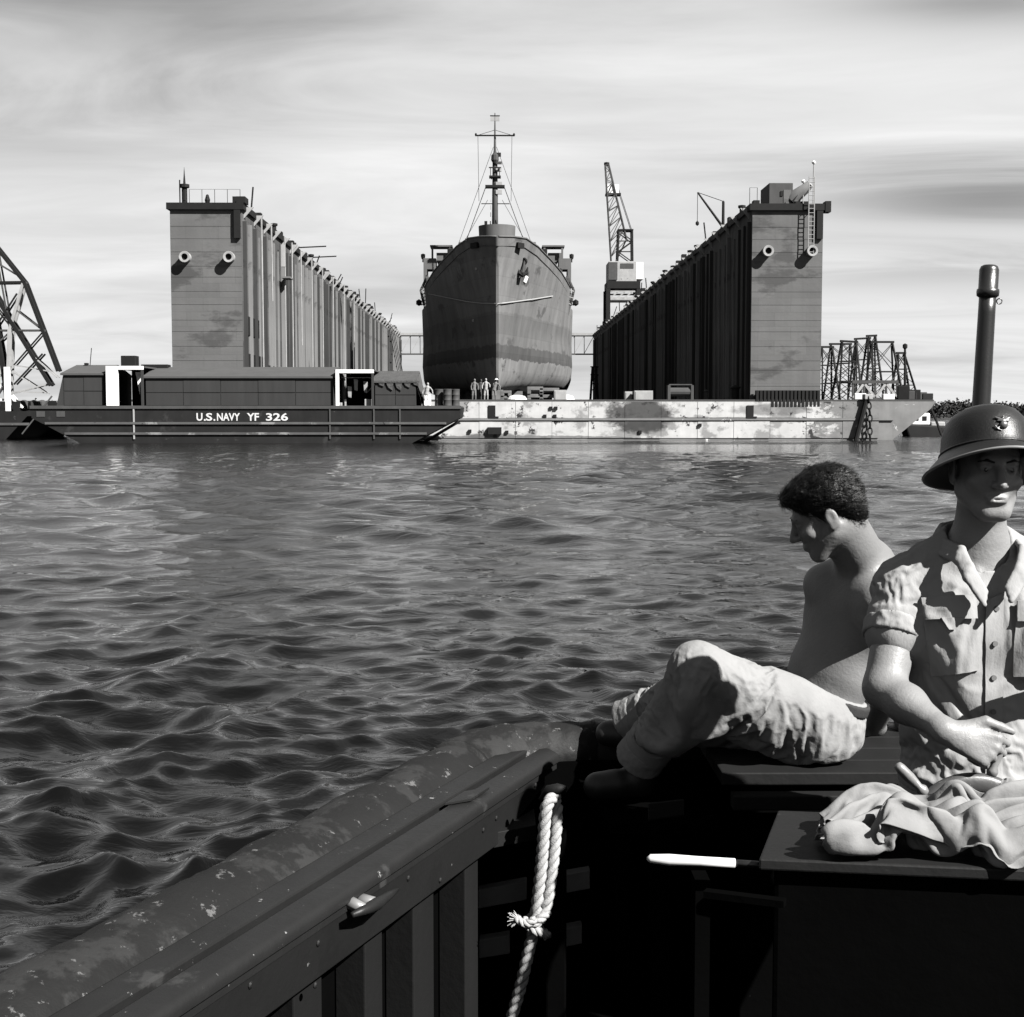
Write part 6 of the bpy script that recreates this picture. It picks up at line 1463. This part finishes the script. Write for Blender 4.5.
# hair
def hp(x, y, z): return SO + Fs @ (np.array((x, y, z))*0.90)
s = Sdf(SO-.17, SO+.17, 0.0028)
s.ell(hp(0,.022,.056), np.array((.084,.105,.090))*.9, .01, Fs); s.ell(hp(0,-.058,.090), np.array((.052,.036,.026))*.9, .03, Fs); s.ell(hp(.0,-.088,.082), np.array((.026,.014,.013))*.9, .02, Fs)
s.ell(hp(0,.07,.0), np.array((.066,.045,.07))*.9, .02, Fs)
s.ell(hp(0,-.110,-.035), np.array((.10,.085,.098))*.9, .012, Fs, 's'); s.ell(hp(0,-.02,-.125), np.array((.12,.105,.10))*.9, .015, Fs, 's')
for x in (-1, 1): s.ell(hp(x*.09,.010,-.015), np.array((.03,.026,.038))*.9, .01, Fs, 's')
def hair_disp(P, N):
    q = (P-SO) @ Fs
    return 0.006*(ridge(np.stack([q[:,0]*60+q[:,2]*20, q[:,1]*22, q[:,2]*60], 1))-0.6) + 0.004*(ridge(np.stack([q[:,0]*150, q[:,1]*40, q[:,2]*130], 1))-0.6)
ho, HV, HQ = sculpt(s, 'hair', M_['hair'], sit, hair_disp, 1)
def strands_of_hair(HV, HQ, O, F, par, n=11000, seed=2, ln=(.018,.034)):
    g = np.random.default_rng(seed); Nn = vnormals(HV, HQ); back = F @ np.array((0, 1, -0.25)); side = F @ np.array((1, 0, 0))
    i = g.choice(len(HV), n); P = HV[i]; N_ = Nn[i]; out = ((P-O) @ N_.T).diagonal() if n < 10 else np.einsum('ij,ij->i', P-O, N_)
    ok = out > 0.02; P, N_ = P[ok], N_[ok]; m = len(P)
    T = back + 0.30*g.normal(size=(m,1))*side + 0.12*g.normal(size=(m,3)) + 0.5*np.sin(P @ np.array((90,60,110)))[:,None]*side; T -= N_*np.einsum('ij,ij->i', T, N_)[:,None]; T /= np.linalg.norm(T, axis=1)[:,None]
    B_ = np.cross(N_, T); L_ = g.uniform(*ln, (m,1)); w_ = 0.0007
    a = P - N_*0.001; b = a + T*L_*0.55 + N_*0.0028; c = a + T*L_ + N_*(0.002+0.003*g.random((m,1)))
    V = np.stack([a-B_*w_, a+B_*w_, b+B_*w_, b-B_*w_, c+B_*w_*0.4, c-B_*w_*0.4], 1).reshape(-1,3); k = np.arange(m)[:,None]*6
    Q = np.vstack([k+np.array((0,1,2,3)), k+np.array((3,2,4,5))])
    stuff(link('hair_strands', fast_mesh('hair_strands', V - np.array(root_loc(par)), Q, False), M_['hair'], par))
strands_of_hair(HV, HQ, SO, Fs, ho)
for x in (-1, 1):   # brows
    MB().tube([Vector(hp(x*.012,-.095,.020)), Vector(hp(x*.03,-.094,.026)), Vector(hp(x*.048,-.082,.021))], [.002,.0035,.0015], 6).build('eyebrow', M_['hair'], sit)
# neck chain
ring_ = [C7 + Tm @ np.array((sg_*(.016+.060*math.cos(2*math.pi*i/30)), .056*math.sin(2*math.pi*i/30), .026-.040*math.cos(2*math.pi*i/30))) for i in range(31)]
MB().tube([Vector(p) for p in ring_], .0016, 5, False).build('neck_chain', M_['brass'], sit)
# trousers
LH, LK, LA = tup(W(812, 722, 3.715)), tup(W(697, 668, 3.62)), tup(W(645, 750, 3.80))
RH, RK, RA = tup(W(806, 715, 3.905)), tup(W(690, 690, 3.90)), tup(W(638, 716, 4.03))
def trouser_sdf(h):
    s = Sdf((0.28,3.44,1.05), (1.06,4.16,1.62), h)
    s.ell(PeC + np.array((-.004,0,-.008)), (.104,.160,.106), .04, Tm); s.cone(PeC + ta*.02, PeC + ta*.065, .112, .108, .03, (yv, .72))
    for H, K, A_ in ((LH, LK, LA), (RH, RK, RA)):
        s.cone(H, K, .104, .076, .035); s.cone(K, A_, .074, .060, .03); s.ell(K + np.array((.0,0,.006)), (.074,.070,.072), .03)
        s.cone(H*.55+K*.45 + np.array((0,0,-.03)), K*.75+H*.25 + np.array((.0,0,-.03)), .075, .058, .04); s.cone(K*.6+A_*.4+np.array((.02,0,0)), A_+np.array((.01,0,0)), .062, .060, .03)
    s.ell(PeC + ta*.232, (.19,.25,.16), .004, Tm, 's')
    return s
wc = PeC + ta*.072
tr, TV, TQ = sculpt(trouser_sdf(0.0085), 'trousers', M_['pants'], sit, lambda P, N: 0.005*(ridge(P*np.array((14,10,11)))-0.62), 1)
cs_ = trouser_sdf(0.014); cs_.F = cs_.F + 0.017; CV, CQ = cs_.net()
pin = (((TV-wc) @ ta > -.02) & (TV[:,0] > wc[0]-.16)) | (np.linalg.norm(TV-LA, axis=1) < .085) | (np.linalg.norm(TV-RA, axis=1) < .085) | (TV[:,2] < SD+.012)
TROUSERS = (tr, CV, CQ, pin, 0.14)
for A_, K in ((LA, LK), (RA, RK)):      # turned-up cuffs
    ax = (A_-K)/np.linalg.norm(A_-K); c = A_ + ax*.012; s = Sdf(c-.11, c+.11, 0.0035)
    s.cone(c-ax*.028, c+ax*.028, .066, .070, .008); s.half(c+ax*.03, ax); s.half(c-ax*.03, -ax); s.cone(c+ax*.005, c+ax*.09, .060, .060, .003, op='s')
    sculpt(s, 'trouser_cuff', M_['pants'], tr, lambda P, N: 0.007*(ridge(P*np.array((26,26,20)))-0.62))
boot(sit, LA + np.array((-.012,.012,-.098)), LA + np.array((-.135,-.02,-.098)), LA + np.array((.0,.0,-.01)))
boot(sit, RA + np.array((.015,.012,-.062)), RA + np.array((-.085,.03,-.060)), RA + np.array((.0,.0,.0)))
# belt
s = Sdf(wc-.21, wc+.21, 0.0042)
for i in range(40):
    a0, a1 = 2*math.pi*i/40, 2*math.pi*(i+1)/40; q = lambda a: wc + ta*(.004) + Tm @ np.array((.103*math.cos(a), .153*math.sin(a), 0))
    for dz in (-.010, 0, .010): s.cone(q(a0)+ta*dz, q(a1)+ta*dz, .0062, .0062, .006)
bo, _, _ = sculpt(s, 'belt', M_['belt'], sit, None, 1)
MB().box(-.012,.012,-.004,.004,-.010,.010).xf(Matrix.Translation(Vector(wc + fv*sg_*.116)) @ Matrix.Rotation(math.pi/2, 4, 'Z')).build('buckle', M_['brass'], bo)

# ---- crumpled shirt on the engine casing: a gathered sheet let fall on the lid
def make_cloth():
    Fx = np.array((br0[0]-bl0[0], br0[1]-bl0[1], 0)); Fx /= np.linalg.norm(Fx); Fy = np.array((bl1[0]-bl0[0], bl1[1]-bl0[1], 0)); Fy /= np.linalg.norm(Fy)
    O = np.array((bl0[0], bl0[1], z_b)); nu, nv = 84, 84
    u, v = np.meshgrid(np.linspace(0, 1, nu), np.linspace(0, 1, nv), indexing='ij'); P0 = np.stack([u.ravel()*3, v.ravel()*1.5, 0*u.ravel()], 1)
    w1 = (fbm(P0+3, 2)-.5).reshape(u.shape)*2; w2 = (fbm(P0*np.array((1.6,1,1))+11, 2)-.5).reshape(u.shape)*2
    ph = 2*math.pi*5.0*v + 2.2*w1
    x = 0.045 + 0.98*u + 0.045*np.abs(v-0.5)*2*(1-u) + 0.012*np.sin(2*math.pi*(5*u) + 3*w2)
    y = -0.004 + 0.235*v + 0.026*np.sin(ph + 0.9) + 0.02*w2 - 0.085*np.exp(-((u-0.16)/0.06)**2)*(1-v)**7
    z = 0.070 + 0.040*np.sin(ph) + 0.030*w2 + 0.016*np.cos(2*math.pi*7*u + 5*w1)
    V = O + x.ravel()[:,None]*Fx + y.ravel()[:,None]*Fy + z.ravel()[:,None]*np.array((0,0,1))
    Q = grid_quads(nu, nv); ob = link('crumpled_shirt', fast_mesh('crumpled_shirt', V, Q), M_['cloth'])
    cl_ = []
    for pts, z0, z1 in (([bl0, br0, br1, bl1], z_b-0.06, z_b),):
        n = len(pts); c = MB().poly([(a,b,z0) for a,b in pts]+[(a,b,z1) for a,b in pts], [tuple(range(n))[::-1], tuple(range(n,2*n))]+[(i,(i+1) % n,(i+1) % n+n,i+n) for i in range(n)])
        co = link('tmp_collider', c.mesh('tmp_collider'), None); m = co.modifiers.new('c', 'COLLISION'); co.collision.thickness_outer = 0.003; co.collision.cloth_friction = 30; cl_.append(co)
    m = ob.modifiers.new('Cloth', 'CLOTH'); st_ = m.settings; st_.quality = 5; st_.mass = 0.12
    st_.tension_stiffness = 20; st_.compression_stiffness = 20; st_.shear_stiffness = 8; st_.bending_stiffness = 0.06; st_.air_damping = 1.5
    cs = m.collision_settings; cs.collision_quality = 3; cs.distance_min = 0.003; cs.use_self_collision = True; cs.self_distance_min = 0.004; cs.self_friction = 8
    m.point_cache.frame_start = 1; m.point_cache.frame_end = 40
    for f in range(1, 23): sc.frame_set(f)
    dg = bpy.context.evaluated_depsgraph_get(); me = bpy.data.meshes.new_from_object(ob.evaluated_get(dg)); me.name = 'crumpled_shirt'
    ob.modifiers.clear(); ob.data = me
    for c in cl_: bpy.data.objects.remove(c)
    sc.frame_set(1)
    me.polygons.foreach_set('use_smooth', [True]*len(me.polygons))
    if not me.materials: me.materials.append(M_['cloth'])
    m = ob.modifiers.new('thickness', 'SOLIDIFY'); m.thickness = 0.0016
    m = ob.modifiers.new('smooth', 'SUBSURF'); m.levels = 1; m.render_levels = 1
    tag(ob, 'crumpled pale cotton shirt heaped on the dark engine casing lid', 'shirt')
make_cloth()

# ---- let the cloth settle, then sew pockets, placket and buttons on the settled shirt
SV, TV = settle([SHIRT, TROUSERS], 13)
bvh = BVHTree.FromPolygons([Vector(v) for v in SV], [tuple(int(i) for i in f) for f in SQ])
sag = lambda u, v: 0.004*math.sin(u*math.pi)*math.sin(v*math.pi)
patch(bvh, [(921,600),(974,596),(978,670),(930,676)], 16, 20, .004, .006, 'pocket', M_['shirt'], sh, lambda u, v: 0.010*math.sin(u*math.pi)*v + 0.003*math.sin(u*23+v*9))
patch(bvh, [(919,597),(974,593),(975,617),(922,618)], 14, 8, .014, .005, 'pocket_flap', M_['shirt'], sh, lambda u, v: 0.006*v + 0.002*math.sin(u*17))
patch(bvh, [(938,616),(962,616),(952,628),(946,628)], 8, 4, .016, .005, 'pocket_flap', M_['shirt'], sh, lambda u, v: 0.006)
patch(bvh, [(1016,604),(1068,600),(1068,676),(1012,676)], 14, 18, .004, .006, 'pocket', M_['shirt'], sh, lambda u, v: 0.010*math.sin(u*math.pi)*v + 0.003*math.sin(u*19+v*7))
patch(bvh, [(1015,600),(1068,597),(1068,622),(1015,620)], 14, 8, .014, .005, 'pocket_flap', M_['shirt'], sh)
patch(bvh, [(985,600),(1003,592),(1001,800),(984,800)], 6, 40, .006, .007, 'placket', M_['shirt'], sh, lambda u, v: 0.0015*math.sin(v*31))
for px, py in ((995,608),(993.6,643),(992.4,677),(992,711),(992,745)):
    d = (W(px,py,3.0)-CAM).normalized(); h = bvh.ray_cast(CAM, d)[0]
    if h is not None: MB().tube([h+Vector((0,-0.0085,0)), h+Vector((0,-0.0115,0))], [0.0062,0.0058], 14).build('button', M_['timber'], sh)
# ---- small figures on the dock deck and barge
def figure(px, Y, z, label, bend=0.0, arms=((-.2,0,-.45),(.2,0,-.45)), mat='light', hat=False, hgt=1.72, par_cat='person'):
    x = W(px, 400, Y).x; t = thing('person', label, 'person', (x, Y, z), None); k = hgt/1.72
    o = np.array((x, Y, z)); s = Sdf(o+np.array((-.65,-.5,-.03)), o+np.array((.65,.5,1.95)), 0.024)
    q = lambda a, b, c: o + np.array((a, b, c))*k
    bx_, bz_ = 0.45*math.sin(bend), 0.55*math.cos(bend)
    for sx_ in (-1, 1):
        s.chain([q(sx_*.09,0,.90), q(sx_*.12,-.04,.48), q(sx_*.13,.02,.07)], [.10,.075,.055], .03); s.cone(q(sx_*.13,.04,.05), q(sx_*.14,-.14,.04), .05, .04, .02)
    s.chain([q(0,0,.95), q(bx_*.5,0,.95+bz_*.5), q(bx_,0,.95+bz_*.9)], [.15,.14,.15], .05)
    for sx_, a in zip((-1, 1), arms):
        p0 = q(bx_+sx_*.19,0,.95+bz_*.88); p2 = p0 + np.array(a)*k; p1 = (p0+p2)/2 + np.array((sx_*.06,.04,0)); s.chain([p0,p1,p2], [.06,.05,.04], .02); s.ell(p2, (.05,.05,.06), .02)
    hd = q(bx_*1.25,-.02,.95+bz_*1.22+.08); s.cone(q(bx_,0,.95+bz_), hd, .06, .06, .02); s.ell(hd, (.085,.10,.12), .02)
    s.ell(hd+np.array((0,-.10,-.01)), (.02,.03,.03), .01)
    sculpt(s, 'body', M_[mat], t, None, 1)
    if hat: MB().lathe([(.20,0),(.19,.02),(.10,.03),(.09,.10),(.04,.13)], (hd[0],hd[1],hd[2]+.06), 14).build('hat', M_['white'], t, True)
zd = DECK+0.006
figure(474, 111.4, zd, 'leftmost tiny man on the dock deck by the ship stem', 0.1, ((-.05,-.1,-.5),(.1,-.1,-.48)), 'timber')
figure(479.5, 111.9, zd, 'tiny man in grey second from left on the dock deck', 0.25, ((-.02,-.2,-.45),(.15,-.1,-.42)), 'steel')
figure(486, 111.2, zd, 'tiny man standing upright with pale shirt on the dock deck', 0.0, ((-.10,-.15,-.42),(.12,-.2,-.30)), 'light', False, 1.75)
figure(494, 111.3, zd, 'tiny man in broad white hat just left of the ship stem', 0.35, ((.05,-.1,-.5),(.15,-.1,-.45)), 'timber', True)
figure(426.5, BY+1.0, bz+0.104, 'tiny pale figure on the barge end next to the tarpaulin shed', 0.2, mat='light', hgt=1.6)
